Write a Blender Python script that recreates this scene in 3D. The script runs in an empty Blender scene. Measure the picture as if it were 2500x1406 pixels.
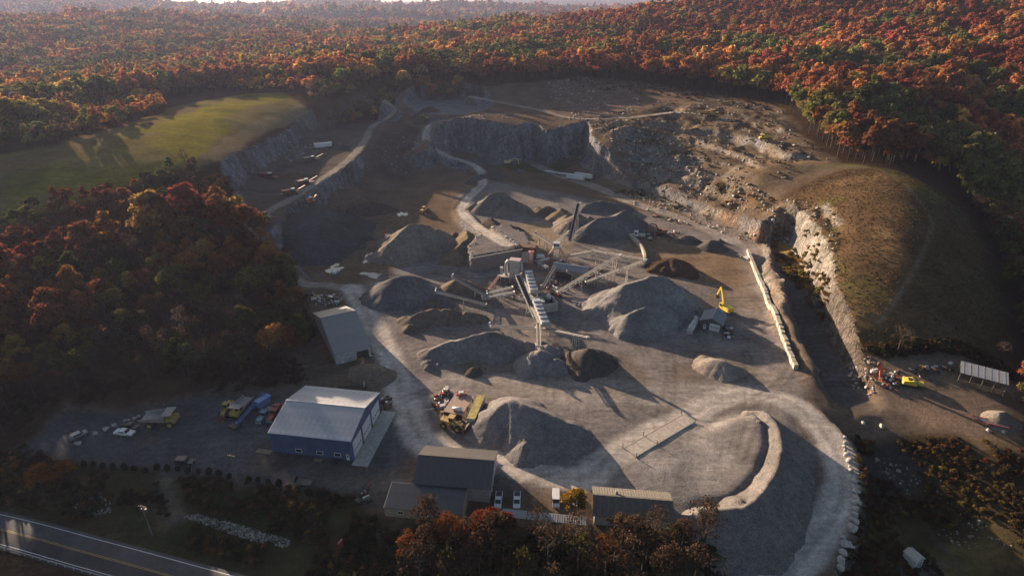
import bpy, bmesh, math, random
import numpy as np
from mathutils import Vector, Matrix
# ------------------------------------------------------------------ camera, sky, sun, exposure
random.seed(7); RNG = np.random.default_rng(7)
sc = bpy.context.scene
COL = sc.collection
FPX, VH, CAMH = 1450.0, 5.0, 120.0            # focal length in photo pixels, horizon row, flying height
PITCH = math.atan((703-VH)/FPX)
cd = bpy.data.cameras.new('camera'); cam = bpy.data.objects.new('camera', cd); COL.objects.link(cam)
cd.sensor_width = 36.0; cd.lens = 36.0*FPX/2500.0; cd.clip_start = 1.0; cd.clip_end = 60000.0
cam.location = (0, 0, CAMH); cam.rotation_euler = (math.pi/2-PITCH, 0, 0)
sc.camera = cam
SUN_AZ, SUN_EL = math.radians(41), math.radians(11.5)   # shadows fall to the right and towards the camera
SDIR = Vector((-math.sin(SUN_AZ)*math.cos(SUN_EL), math.cos(SUN_AZ)*math.cos(SUN_EL), math.sin(SUN_EL)))
w = bpy.data.worlds.new('World'); sc.world = w; w.use_nodes = True
nt = w.node_tree; sky = nt.nodes.new('ShaderNodeTexSky'); sky.sky_type = 'NISHITA'; sky.sun_disc = False
sky.sun_elevation = SUN_EL; sky.sun_rotation = math.atan2(SDIR.x, SDIR.y)
sky.air_density = 1.0; sky.dust_density = 2.0; sky.ozone_density = 1.5
bg = nt.nodes['Background']; bg.inputs['Strength'].default_value = 0.05
nt.links.new(sky.outputs[0], bg.inputs[0])
sd = bpy.data.lights.new('sun', 'SUN'); sd.energy = 5.0; sd.angle = math.radians(0.6); sd.color = (1.0, 0.78, 0.57)
sun = bpy.data.objects.new('sun', sd); COL.objects.link(sun); sun.location = (-200, 300, 300)
sun.rotation_euler = SDIR.to_track_quat('Z', 'Y').to_euler()
vs = sc.view_settings; vs.view_transform = 'Standard'; vs.look = 'None'; vs.exposure = 1.72; vs.gamma = 1.0
sc.cycles.use_denoising = True; sc.cycles.max_bounces = 5; sc.cycles.diffuse_bounces = 2; sc.cycles.glossy_bounces = 2
sc.cycles.transmission_bounces = 3; sc.cycles.volume_bounces = 0; sc.cycles.transparent_max_bounces = 4
sc.cycles.caustics_reflective = False; sc.cycles.caustics_refractive = False
sc.cycles.volume_step_rate = 4.0

# ------------------------------------------------------------------ survey helper: where a sight line meets a given level
CP, SP = math.cos(PITCH), math.sin(PITCH)
def P(u, v, z=0.0):
    x = (u-1250)/FPX; y = (703-v)/FPX
    d = (x, CP+y*SP, -SP+y*CP); t = (z-CAMH)/d[2]
    return Vector((t*d[0], t*d[1], z))
def proj(x, y, z):
    dz = z-CAMH; d = y*CP-dz*SP
    return 1250+FPX*x/d, 703-FPX*(y*SP+dz*CP)/d
# ------------------------------------------------------------------ noise
_T = np.random.default_rng(11).random((256, 256))
def vn(x, y, s=1.0, seed=0):
    x = np.asarray(x)/s+seed*17.31; y = np.asarray(y)/s+seed*9.77
    xi = np.floor(x).astype(int); yi = np.floor(y).astype(int); fx = x-xi; fy = y-yi
    fx = fx*fx*(3-2*fx); fy = fy*fy*(3-2*fy); a = xi & 255; b = yi & 255; c = (xi+1) & 255; d = (yi+1) & 255
    return (_T[a, b]*(1-fx)+_T[c, b]*fx)*(1-fy)+(_T[a, d]*(1-fx)+_T[c, d]*fx)*fy
def fbm(x, y, s, o=4, seed=0):
    r = 0; a = 1.0; t = 0
    for i in range(o):
        r = r+a*(vn(x, y, s, seed+i)-.5); t += a; a *= .5; s *= .5
    return r/t*2
def sst(t): t = np.clip(t, 0, 1); return t*t*(3-2*t)
# ------------------------------------------------------------------ polygons and polylines on the ground
def wpts(pts, z=0.0):
    return [P(p[0], p[1], p[2] if len(p) > 2 else z) for p in pts]
def sdist(poly, X, Y):
    """signed distance, positive inside"""
    n = len(poly); dm = np.full(X.shape, 1e18); ins = np.zeros(X.shape, bool)
    for i in range(n):
        ax, ay = poly[i][0], poly[i][1]; bx, by = poly[(i+1) % n][0], poly[(i+1) % n][1]
        ex, ey = bx-ax, by-ay; l2 = ex*ex+ey*ey+1e-12
        t = np.clip(((X-ax)*ex+(Y-ay)*ey)/l2, 0, 1)
        dm = np.minimum(dm, (X-ax-t*ex)**2+(Y-ay-t*ey)**2)
        if ay != by:
            c = ((ay > Y) != (by > Y)) & (X < ex*(Y-ay)/(by-ay)+ax); ins ^= c
    d = np.sqrt(dm); return np.where(ins, d, -d)
def smooth_line(pts, n=8):
    """Catmull-Rom through 3D points"""
    p = [Vector(q) for q in pts]; p = [2*p[0]-p[1]]+p+[2*p[-1]-p[-2]]; out = []
    for i in range(1, len(p)-2):
        for k in range(n):
            t = k/n; a, b, c, d = p[i-1], p[i], p[i+1], p[i+2]
            out.append(.5*((2*b)+(c-a)*t+(2*a-5*b+4*c-d)*t*t+(3*b-a-3*c+d)*t**3))
    out.append(p[-2]); return out
def ldist(line, X, Y):
    """distance to polyline, z along it, side"""
    best = np.full(X.shape, 1e18); Z = np.zeros(X.shape); S = np.zeros(X.shape)
    for a, b in zip(line[:-1], line[1:]):
        ex, ey = b[0]-a[0], b[1]-a[1]; l2 = ex*ex+ey*ey+1e-12
        t = np.clip(((X-a[0])*ex+(Y-a[1])*ey)/l2, 0, 1)
        dx = X-a[0]-t*ex; dy = Y-a[1]-t*ey; d = dx*dx+dy*dy; m = d < best
        best = np.where(m, d, best); Z = np.where(m, a[2]+t*(b[2]-a[2]), Z); S = np.where(m, np.sign(ex*dy-ey*dx), S)
    return np.sqrt(best), Z, S
def local(bbox_pts, pad, X, Y):
    xs = [p[0] for p in bbox_pts]; ys = [p[1] for p in bbox_pts]
    return (X > min(xs)-pad) & (X < max(xs)+pad) & (Y > min(ys)-pad) & (Y < max(ys)+pad)
# ------------------------------------------------------------------ terrain height
CTRL = [(1300,780,0),(1000,700,0),(1500,900,0),(1700,800,0),(1800,650,0),(1300,1100,0),(1700,1100,0),(900,1000,0),(1200,1220,0),
 (1550,1300,0),(1950,1020,0),(700,1100,0),(400,1090,0),(150,1090,0),(200,1050,0),(1600,560,0),(1300,560,0),(1100,480,0),(1400,450,0),
 (950,600,0),(860,650,0),(0,1300,-4),(300,1400,-4),(-300,1230,-4),(600,1406,-4),(900,1406,-4),(1300,1420,-4),
 (150,1180,-1),(500,1210,-2),(800,1270,-2),
 (1930,1400,-6),(2060,1150,-2),(2200,1180,-11),(2330,1350,-12),(2120,1300,-7),(2500,1300,-8),(2250,980,0),(2400,960,1),(2480,1080,-1),(2350,1070,-1),
 (730,700,4),(600,560,17),(450,650,15),(250,700,12),(100,850,8),(0,950,5),(500,850,7),(650,800,4),(300,900,4),(-100,800,15),(-300,900,10),(0,700,14),(200,570,20),(0,540,24),(450,520,23),(560,490,26),(-300,600,24),
 (0,400,38),(250,400,38),(480,392,38),(600,300,40),(720,245,40),(400,270,40),(500,240,40),(-300,350,38),(200,300,38),
 (830,255,37),(930,235,37),(950,300,20),(1000,212,42),(1060,296,32),(1200,287,32),(1300,282,32),(1450,298,32),(1400,250,34),(1200,240,36),(1200,205,44),(1400,185,46),(1600,200,46),(1800,235,42),(1900,255,41),
 (960,330,15),(985,350,10),(1000,385,2),(945,365,9),(1020,330,14),(1000,302,22),(980,310,20),(925,400,4),(1600,270,36),(1700,280,38),(1870,340,34),(1960,340,36),(1850,402,28),(2000,402,30),(2100,398,31),(1600,340,26),(1600,375,18),(1700,400,20),(1560,410,12),(1550,440,5),(1700,470,7),(1800,500,9),(1760,440,14),(1850,460,17),(1960,470,20),(1500,350,26),(1480,330,28),
 (2200,425,30),(2290,470,29),(2280,540,27),(2250,620,21),(2180,720,14),(2110,800,9),(2130,860,3),(2060,500,25),(1985,515,20),(2015,640,14),(2045,790,8),
 (2390,470,14),(2400,600,5),(2450,720,-1),(2480,850,-2),(2560,600,-4),(2520,420,12),(2200,300,37),(2400,220,52),(2080,350,34)]
CW = [tuple(P(*c)) for c in CTRL]
CW += [(-123,1300,57),(120,1280,74),(350,1250,102),(560,1200,135),(750,1150,165),(850,1100,185),(1200,1000,220),(-310,1400,34),
 (-123,1650,22),(0,1700,18),(400,1750,30),(900,1700,90),(1500,1600,170),(250,900,66),(420,850,80),(600,800,95),(800,700,110),(100,900,56),(-60,900,48),(-200,900,38),
 (-330,750,31),(-600,600,28),(-480,560,30),(-500,1000,33),(-850,1000,30),(-900,500,35),(-400,1500,40),(-900,1600,52),(-1300,1500,58),(-700,2000,44),(0,2200,8),(600,2300,20),(-500,1750,26),(-1500,900,32),
 (-700,250,34),(-900,100,30),(-400,100,6),(-200,60,-4),(0,40,-6),(300,40,-8),(600,100,5),(500,400,40),(900,400,110),(-600,-200,5),(0,-200,-5),(600,-200,5),
 (-2200,1500,50),(2200,1500,190),(-2200,300,40),(2200,300,160),(0,2600,12),(-1500,2600,60),(1500,2600,120)]
_c = np.array(CW); _cx, _cy, _cz = _c[:, 0]/400, _c[:, 1]/400, _c[:, 2]
def _U(r2): return np.where(r2 > 0, r2*np.log(r2+1e-12), 0)
_n = len(_cz); _K = _U((_cx[:, None]-_cx)**2+(_cy[:, None]-_cy)**2)+np.eye(_n)*.004
_Pm = np.c_[np.ones(_n), _cx, _cy]; _A = np.block([[_K, _Pm], [_Pm.T, np.zeros((3, 3))]])
_w = np.linalg.solve(_A, np.r_[_cz, 0, 0, 0])
def tps(X, Y):
    sh = X.shape; x = X.ravel()/400; y = Y.ravel()/400; o = np.empty(x.size)
    for i in range(0, x.size, 40000):
        a = x[i:i+40000, None]; b = y[i:i+40000, None]
        o[i:i+40000] = _U((a-_cx)**2+(b-_cy)**2)@_w[:_n]+_w[_n]+_w[_n+1]*a[:, 0]+_w[_n+2]*b[:, 0]
    return o.reshape(sh)
def gau(X, Y, x, y, sx, sy, h, rot=0):
    c, s = math.cos(rot), math.sin(rot); a = (X-x)*c+(Y-y)*s; b = -(X-x)*s+(Y-y)*c
    return h*np.exp(-(a/sx)**2-(b/sy)**2)
def far_h(X, Y):
    h = 10+9*fbm(X, Y, 1500, 3, 5)+12*fbm(X, Y, 520, 3, 6)
    w_ = 240*fbm(X, Y, 1400, 2, 7)
    for yc, sg, hh, xa, xb in ((2350, 190, 44, -2300, -650), (3150, 240, 40, -3400, -200), (3000, 260, 26, -200, 1400), (4100, 300, 62, -2000, 2400), (5300, 380, 84, -4600, -600)):
        m_ = sst((X-xa)/700)*sst((xb-X)/700); h = h+hh*m_*np.exp(-((Y+w_-yc-.12*X)/sg)**2)*(.8+.5*fbm(X, Y, 800, 2, 8))
    h = h+gau(X, Y, -2850, 3700, 950, 420, 150)+gau(X, Y, 3000, 1800, 1700, 1500, 190)
    far = sst((Y-5500)/2500)
    h = h+far*(36+50*fbm(X, Y, 3500, 3, 9))+sst((Y-8500)/2500)*(45+60*fbm(X, Y, 6000, 2, 3))+gau(X, Y, 1800, 9300, 4200, 900, 120)-gau(X, Y, -4600, 10800, 1500, 2500, 70)
    return h
# carved levels, all outlines surveyed from the photograph: (outline, level, edge width, wander)
BENCH = wpts([(604,560),(575,485),(600,442),(645,408),(690,380),(735,340),(770,322),(830,300),(900,280),(938,262),(962,262),(948,292),(915,325),(884,372),(845,402),(800,428),(770,462),(748,500),(705,530),(660,552)], 18)
FLOOR = wpts([(744,700),(700,620),(720,580),(775,512),(815,500),(862,462),(908,425),(965,400),(1010,410),(1060,412),(1082,388),(1120,380),(1240,392),(1330,398),(1420,392),(1445,410),(1490,440),(1560,466),(1640,500),(1740,540),(1830,575),(1860,612),(1842,640),(1890,760),(1950,905),(1985,960),(1900,1050),(1500,1300),(900,1300),(200,1140),(60,1090),(150,1010),(500,985),(720,935),(775,790)], 0)
UPIT = wpts([(985,258),(1020,276),(1090,282),(1160,280),(1195,266),(1180,246),(1120,238),(1010,240)], 29)
TRENCH = wpts([(1850,600),(1880,590),(1930,592),(1958,640),(1985,720),(2012,800),(2042,880),(2085,940),(2110,985),(2085,1000),(2010,960),(1960,870),(1915,760),(1870,660)], -3)
TERRACE = wpts([(1150,628),(1210,618),(1268,608),(1300,600),(1290,570),(1240,545),(1195,550),(1160,575),(1135,600)], 7)
CRESC = wpts([(1560,1115),(1650,1050),(1760,1000),(1850,990),(1905,1035),(1917,1105),(1892,1175),(1832,1232),(1690,1236),(1600,1200)], 2.5)
ROADS = {  # name: (points u,v,level ; half width ; colour strength)
 'main': ([(1238,596,7),(1205,580,6.2),(1165,553,3.5),(1130,522,1),(1133,495,0),(1172,455,0),(1178,425,1),(1150,400,4),(1090,380,8),(1047,355,12),(1040,328,17),(1052,306,22),(1068,298,26),(1090,295,30)], 2.9, 1.0),
 'west': ([(860,705,0),(890,760,0),(940,850,0),(965,910,0),(985,970,0),(1010,1035,0),(1035,1080,0),(1110,1115,0),(1210,1125,0),(1300,1150,0),(1420,1165,0),(1500,1110,0),(1600,1058,0),(1690,1008,0),(1770,972,0),(1850,962,0),(1930,985,0),(1990,1030,-.5),(2040,1090,-1.2),(2058,1160,-2),(2040,1240,-3),(1990,1320,-4.5),(1900,1410,-6),(1800,1470,-6.5)], 4.6, 1.0),
 'north': ([(1560,470,0),(1640,500,0),(1740,545,0),(1810,580,0),(1850,640,0)], 4.5, .35),
 'north2': ([(1290,395,0),(1360,425,0),(1450,455,0),(1560,500,0),(1680,540,0),(1790,590,0)], 4.5, .5),
 'ramp': ([(860,705,0),(800,695,1.5),(740,690,3.5),(690,650,8),(640,600,13),(605,555,17),(650,520,18),(720,480,18),(780,440,18),(840,400,18),(885,352,18.5),(910,308,20),(945,290,24),(962,268,30),(940,246,37)], 2.6, .5),
 'ridge': ([(1150,236,37),(1230,252,35),(1310,268,33),(1380,286,32),(1450,291,32),(1560,285,34),(1650,275,37),(1720,282,37),(1800,300,36)], 2.6, .5),
 'loop': ([(985,970,0),(1040,955,0),(1120,940,0),(1300,945,0),(1500,955,0),(1700,965,0),(1850,962,0)], 6.5, .35),
 'trench': ([(2095,985,-2),(2050,930,-3),(2010,850,-3),(1960,760,-3),(1920,690,-2)], 4.0, -.35),
}
RL = {k: smooth_line(wpts(v[0])) for k, v in ROADS.items()}
HWY = [Vector((x, y, -4.2)) for x, y in ((-330,158),(-231,135),(-174.7,121.8),(-133.9,112.6),(-107.8,105.6),(-80.7,98.2),(-30,84),(40,62),(130,20),(220,-40))]
HWL = smooth_line(HWY, 10)
def height(X, Y, detail=True):
    X = np.asarray(X, float); Y = np.asarray(Y, float)
    R = np.hypot(X, Y-500)
    wf = sst((R-1500)/900)
    H = np.empty(X.shape); m = wf < 1
    H[m] = tps(X[m], Y[m])
    H = np.where(m, H, 0); F = far_h(X, Y)
    wild = sst((R-450)/300)
    H = H*(1-wf)+F*wf+(1-wf)*wild*((11+11*sst((R-700)/500))*fbm(X, Y, 330, 3, 4))
    WX = X+9*fbm(X, Y, 55, 2, 23)+3.0*fbm(X, Y, 13, 4, 21); WY = Y+9*fbm(X, Y, 55, 2, 24)+3.0*fbm(X, Y, 13, 4, 22)
    def level(poly, z, wdt, warp=True, add=None):
        nonlocal H
        k = local(poly, 40, X, Y)
        if not k.any(): return
        s = sdist(poly, WX[k] if warp else X[k], WY[k] if warp else Y[k])
        t = .72*sst(s/(wdt*.62)+.5)+.28*sst(s/(wdt*2.4)+.25) if warp else sst(s/wdt+.5)
        zz = z if add is None else z+add(X[k], Y[k])
        H[k] = H[k]*(1-t)+zz*t
    # rough broken ground between yard road and upper benches
    ro = wpts([(1430,300,30),(1560,300,32),(1700,330,34),(1850,420,27),(2050,500,24),(2040,700,12),(1990,620,2),(1850,560,2),(1700,500,2),(1560,455,2),(1440,400,2)])
    k = local(ro, 30, X, Y)
    if k.any():
        t = sst(sdist(ro, X[k], Y[k])/25+.3)
        rid = 1-np.abs(fbm(X[k], Y[k], 38, 4, 31))*2.2
        st = H[k]/6.0; terr = (np.floor(st)+sst((st-np.floor(st)-.55)/.4))*6.0
        H[k] = H[k]+t*(.75*(terr-H[k])+5.2*(rid-.6)+3.4*fbm(X[k], Y[k], 11, 4, 33))
    up = wpts([(1480,300,32),(1600,262,37),(1700,250,40),(1900,262,41),(1960,340,36),(2010,395,31),(1850,410,27),(1720,350,30),(1600,320,30)])
    k = local(up, 30, X, Y)
    if k.any():
        t = sst(sdist(up, X[k], Y[k])/22+.2); st = (H[k]+1.6*fbm(X[k], Y[k], 30, 3, 37))/5.5; terr = (np.floor(st)+sst((st-np.floor(st)-.72)/.24))*5.5
        H[k] = H[k]+t*(.9*(terr-H[k])+1.3*fbm(X[k], Y[k], 26, 4, 35)+1.5*(1-np.abs(fbm(X[k]*1.0, Y[k]*.6, 15, 4, 36))*3))
    level(BENCH, 18, 8); level(UPIT, 29, 6)
    level(FLOOR, 0, 9, True, lambda a, b: .35*fbm(a, b, 40, 3, 12))
    fl = smooth_line(wpts([(892,378,17.5),(915,332,19),(945,297,21),(968,278,26)]), 6); k = local(fl, 60, X, Y)   # spoil tipped over the bench edge
    if k.any():
        d, z, s_ = ldist(fl, X[k]+4*fbm(X[k], Y[k], 20, 3, 25), Y[k]); H[k] = np.maximum(H[k], z-.50*d+.5*fbm(X[k], Y[k], 7, 3, 26)-1.0)
    level(TRENCH, -3, 8)
    level(TERRACE, 7, 2.0, False)
    k = local(CRESC, 40, X, Y)                      # loading pad that drops off to the curved haul road
    if k.any():
        s = sdist(CRESC, X[k], Y[k]); t = sst(s/7+.0)
        H[k] = H[k]*(1-t)+t*(.3+3.9*sst((X[k]-50)/34)+.25*fbm(X[k], Y[k], 6, 3, 8))
    for nm, (pts, hw, st) in ROADS.items():
        k = local(RL[nm], 30, X, Y)
        if not k.any(): continue
        d, z, s = ldist(RL[nm], X[k], Y[k]); t = 1-sst((d-hw-.5)/(6 if nm in ('main', 'ramp', 'ridge') else 4))
        if nm == 'main': t = 1-sst((d-hw-.5)/4)
        H[k] = H[k]*(1-t)+z*t
        if nm in ('main', 'ridge'): H[k] += .9*np.exp(-((d-hw-2.0)/.9)**2)*(vn(X[k], Y[k], 2.2, 5))   # berm
    d, z, s = ldist(HWL, X, Y); t = 1-sst((d-5.6)/8); H = H*(1-t)+(-4.45)*t
    if detail:
        near = 1-sst((R-500)/400)
        H = H+near*(.10*fbm(X, Y, 5, 3, 41)+.12*fbm(X, Y, 18, 3, 43))
    return H
def hz(x, y):
    return float(height(np.array([float(x)]), np.array([float(y)]))[0])
# ------------------------------------------------------------------ terrain grid
def axis(lo, hi, step, glo, ghi, far_lo, far_hi):
    a = list(np.arange(lo, hi+.01, step)); s = step
    while a[-1] < far_hi: s *= ghi; a.append(a[-1]+s)
    s = step; b = []
    c = lo
    while c > far_lo: s *= glo; c -= s; b.append(c)
    return np.array(b[::-1]+a)
gx = axis(-225, 265, 1.45, 1.045, 1.045, -9500, 9500)
_ya = np.arange(84, 300, 1.3); _yb = np.arange(300, 640, 1.9); _s = 1.9; _y = 640.0; _yc = []
while _y < 15000: _yc.append(_y); _s *= 1.035; _y += _s
_s = 1.3; _y = 84.0; _yd = []
while _y > -900: _s *= 1.10; _y -= _s; _yd.append(_y)
gy = np.array(_yd[::-1]+list(_ya)+list(_yb)+_yc)
GX, GY = np.meshgrid(gx, gy)
GH = height(GX, GY)
def hz(x, y):                                   # ground level under a point
    i = min(max(int(np.searchsorted(gx, x))-1, 0), len(gx)-2); j = min(max(int(np.searchsorted(gy, y))-1, 0), len(gy)-2)
    a = (x-gx[i])/(gx[i+1]-gx[i]); b = (y-gy[j])/(gy[j+1]-gy[j])
    return float((GH[j, i]*(1-a)+GH[j, i+1]*a)*(1-b)+(GH[j+1, i]*(1-a)+GH[j+1, i+1]*a)*b)
def hza(x, y):
    i = np.clip(np.searchsorted(gx, x)-1, 0, len(gx)-2); j = np.clip(np.searchsorted(gy, y)-1, 0, len(gy)-2)
    a = (x-gx[i])/(gx[i+1]-gx[i]); b = (y-gy[j])/(gy[j+1]-gy[j])
    return (GH[j, i]*(1-a)+GH[j, i+1]*a)*(1-b)+(GH[j+1, i]*(1-a)+GH[j+1, i+1]*a)*b
def PG(u, v, z0=0.0):
    """where the sight line through a photo point meets the built ground"""
    d = P(u, v, 0)-Vector((0, 0, CAMH)); d.normalize()
    t = 60.0; prev = t
    for _ in range(4000):
        p = Vector((0, 0, CAMH))+d*t
        if p.z <= hz(p.x, p.y): break
        prev = t; t += max(.4, (p.z-hz(p.x, p.y))*.35)
    lo, hi = prev, t
    for _ in range(24):
        m = (lo+hi)/2; p = Vector((0, 0, CAMH))+d*m
        if p.z <= hz(p.x, p.y): hi = m
        else: lo = m
    p = Vector((0, 0, CAMH))+d*hi; p.z = hz(p.x, p.y); return p
# ------------------------------------------------------------------ ground kinds and colours (what the ground is made of)
C = dict(forest=(.060,.036,.020), dirt=(.135,.094,.064), yard=(.182,.157,.145), road=(.41,.358,.315), grass=(.16,.132,.022), dry=(.135,.105,.048),
         lot=(.085,.078,.078), rock=(.165,.165,.182), tan=(.36,.30,.235), rust=(.088,.055,.030), olive=(.075,.066,.024), hollow=(.045,.034,.018), orange=(.26,.125,.05), pad=(.200,.180,.170), lime=(.42,.39,.35))
ZN = ['forest_floor', 'ground', 'haul_road', 'meadow', 'hillside', 'rock_face', 'gravel_lot', 'embankment', 'sand_pad', 'far_hills']
COLR = np.empty(GX.shape+(3,)); COLR[:] = C['forest']; ZONE = np.zeros(GX.shape, int)
def paint(poly, col, wdt=4.0, zone=None, st=1.0, seed=1, rag=5.0):
    col = np.array(C[col] if isinstance(col, str) else col)
    k = local(poly, wdt*2+rag*2, GX, GY)
    if not k.any(): return
    s = sdist(poly, GX[k]+rag*fbm(GX[k], GY[k], 16, 4, seed), GY[k]+rag*fbm(GX[k], GY[k], 16, 4, seed+50))
    t = (sst(s/wdt+.5)*st)[:, None]
    COLR[k] = COLR[k]*(1-t)+col*t
    if zone:
        z = ZONE[k]; z[t[:, 0] > .5*st] = ZN.index(zone); ZONE[k] = z
def blot(col, size, thr, poly=None, st=.6, seed=60):
    col = np.array(C[col] if isinstance(col, str) else col)
    k = local(poly, 5, GX, GY); s = sdist(poly, GX[k], GY[k])
    n = fbm(GX[k], GY[k], size, 4, seed); t = (sst((n-thr)/.25)*sst(s/6)*st)[:, None]
    COLR[k] = COLR[k]*(1-t)+col*t
QUARRY = wpts([(600,560,14),(560,470,22),(640,410,20),(745,262,40),(840,270,34),(935,240,37),(1000,214,42),(1200,207,44),(1400,188,46),(1600,203,46),(1800,238,42),(1905,258,41),(1955,330,36),(2050,398,32),(2200,420,30),(2300,470,28),(2290,600,22),(2240,760,14),(2180,862,3),(2340,880,1),(2480,930,1),(2500,1080,-1),(2300,1060,-1),(2085,1040,0),(2085,1200,-2),(2070,1300,-4),(2030,1420,-6),(1780,1420,-6),(1700,1260,0),(1450,1300,0),(950,1290,0),(860,1210,0),(200,1140,0),(60,1080,0),(150,1000,0),(500,980,0),(720,930,0),(760,760,0),(720,680,2)])
paint(QUARRY, 'dirt', 6, 'ground')
MEADOW = wpts([(-60,505,34),(60,482,34),(250,450,35),(420,412,37),(490,402,38),(560,335,39),(640,285,40),(735,250,40),(690,232,40),(600,232,40),(500,250,40),(410,262,40),(395,285,40),(300,330,39),(160,368,38),(0,385,38),(-400,400,38),(-500,490,34)])
paint(MEADOW, 'grass', 8, 'meadow')
paint(wpts([(-60,400,38),(120,372,38),(330,318,39),(420,268,40),(450,262,40),(400,320,39),(250,370,38),(60,420,37),(-60,450,37)]), (.13,.09,.045), 10, None, .8)
paint(wpts([(560,335,39),(640,287,40),(735,252,40),(700,245,40),(610,262,40),(545,300,40),(560,310,40)]), 'dry', 8, None, .9)
paint(wpts([(480,405,38),(520,380,38),(570,335,39),(650,285,40),(740,252,40),(730,247,40),(640,275,40),(545,335,39),(500,380,38)]), 'dry', 3, None, .8)
paint(wpts([(410,262,40),(500,248,40),(600,236,40),(690,232,40),(600,245,40),(480,268,40),(420,275,40)]), 'dry', 6, None, .8)
paint(wpts([(470,412,37),(545,345,39),(630,287,40),(730,248,40),(758,262,39),(672,305,36),(615,365,30),(575,430,27),(525,425,30)]), (.175,.130,.072), 4, None, .9); blot((.15,.112,.05), 34, .0, MEADOW, .7, 61); blot((.05,.062,.015), 25, .15, MEADOW, .5, 63)
paint(wpts([(400,290,40),(470,262,40),(500,262,40),(440,300,40)]), (.10,.07,.05), 6, None, .8)
# yard of crushed stone
paint(wpts([(880,700),(1000,640),(1130,560),(1120,480),(1200,440),(1350,470),(1500,500),(1700,560),(1830,600),(1850,640),(1890,760),(1950,905),(1985,960),(1960,1010),(2000,1100),(1900,1260),(1650,1240),(1450,1190),(1210,1190),(1060,1100),(970,1010),(920,860)]), 'yard', 10, None, 1)
YARD = wpts([(1000,700),(1300,480),(1800,600),(1950,905),(1700,1200),(1060,1080)])
blot((.150,.112,.080), 30, .1, YARD, .6, 65); blot((.225,.188,.160), 22, .12, YARD, .6, 67)
paint(wpts([(1180,560),(1330,540),(1400,600),(1330,640),(1250,600)]), (.26,.19,.12), 12, None, .7)
paint(wpts([(1450,560),(1520,580),(1570,640),(1700,690),(1820,720),(1830,640),(1700,590),(1600,560)]), (.19,.125,.075), 14, None, .85)
paint(TERRACE, 'yard', 3, None, 1)
# dark lot by the blue hall
LOT = wpts([(60,1085),(150,1010),(330,1000),(520,975),(700,950),(960,1000),(1020,1110),(960,1250),(860,1215),(600,1172),(200,1140)])
paint(LOT, 'lot', 6, 'gravel_lot'); blot((.11,.085,.07), 14, .1, LOT, .6, 71); blot((.10,.10,.108), 20, .1, LOT, .6, 72)
paint(wpts([(760,1130),(960,1160),(1020,1100),(1010,1240),(900,1240)]), (.14,.11,.085), 8, None, .8)
# embankment above the highway
EMB = wpts([(-200,1150,-1),(60,1085,0),(200,1142,0),(600,1174,-.5),(860,1215,-.5),(950,1295,-1),(1450,1302,-1),(1700,1265,0),(1790,1400,-5),(1500,1520,-4),(1000,1460,-4),(600,1420,-4.2),(0,1245,-4.2),(-300,1190,-4)])
paint(EMB, (.050,.042,.020), 4, 'embankment', 1); blot((.105,.072,.04), 12, .15, EMB, .7, 73); blot((.030,.036,.014), 16, .1, EMB, .7, 74)
paint(wpts([(385,1150,-1),(420,1160,-1),(470,1260,-3),(430,1270,-3)]), (.16,.13,.115), 5, None, .7)
# right hill, hollow, right yard
HILL = wpts([(1900,440,27),(2060,410,31),(2200,420,30),(2310,455,27),(2380,560,9),(2440,700,1),(2480,870,-1),(2180,870,3),(2090,870,5),(2040,790,8),(2012,640,14),(1985,515,20)])
paint(HILL, 'rust', 8, 'hillside'); blot('olive', 30, .0, HILL, .8, 75); blot((.16,.10,.05), 18, .12, HILL, .7, 76); paint(wpts([(2310,455,27),(2300,560,22),(2240,700,14),(2180,870,3),(2480,870,-1),(2440,700,1),(2380,560,9)]), (.068,.048,.025), 45, None, .8, 5, 16)
paint(wpts([(2140,415,30),(2230,420,30),(2305,470,28),(2295,560,24),(2270,500,27)]), (.12,.105,.03), 10, None, .8)
paint(wpts([(1840,405,27),(1930,398,29),(2010,405,29),(2120,405,31),(2120,415,30),(1960,418,27),(1860,420,27)]), (.15,.125,.05), 6, None, .8)
paint(wpts([(2110,870,2),(2340,895,1),(2490,940,1),(2500,1085,-1),(2300,1050,-1),(2120,1030,0),(2090,960,0)]), (.155,.112,.082), 8, 'ground', 1)
HOL = wpts([(2090,1045,-1),(2300,1062,-2),(2500,1095,-2),(2560,1300,-8),(2500,1500,-8),(2040,1430,-6),(2080,1300,-4),(2092,1180,-2)])
paint(HOL, 'hollow', 6, 'embankment'); blot((.10,.075,.03), 14, .05, HOL, .8, 77); blot((.085,.07,.055), 9, .3, HOL, .6, 78)
paint(wpts([(2100,1060,-2),(2220,1080,-6),(2260,1180,-10),(2150,1250,-8),(2100,1180,-4)]), (.040,.037,.038), 8, None, .8)
paint(wpts([(2200,1395,-11),(2290,1370,-11),(2330,1420,-11),(2230,1460,-11)]), (.11,.10,.09), 4, None, .9)
paint(wpts([(2380,1070,-1),(2500,1060,-1),(2520,1110,-1),(2420,1100,-1)]), (.22,.15,.085), 6, None, .8)
paint(TRENCH, (.105,.092,.085), 5, None, 1)
paint(wpts([(1880,575,0),(1930,585,0),(1975,650,-1),(1990,720,-2),(1950,700,-2),(1900,640,-1)]), (.20,.125,.04), 6, None, .9)
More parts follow.
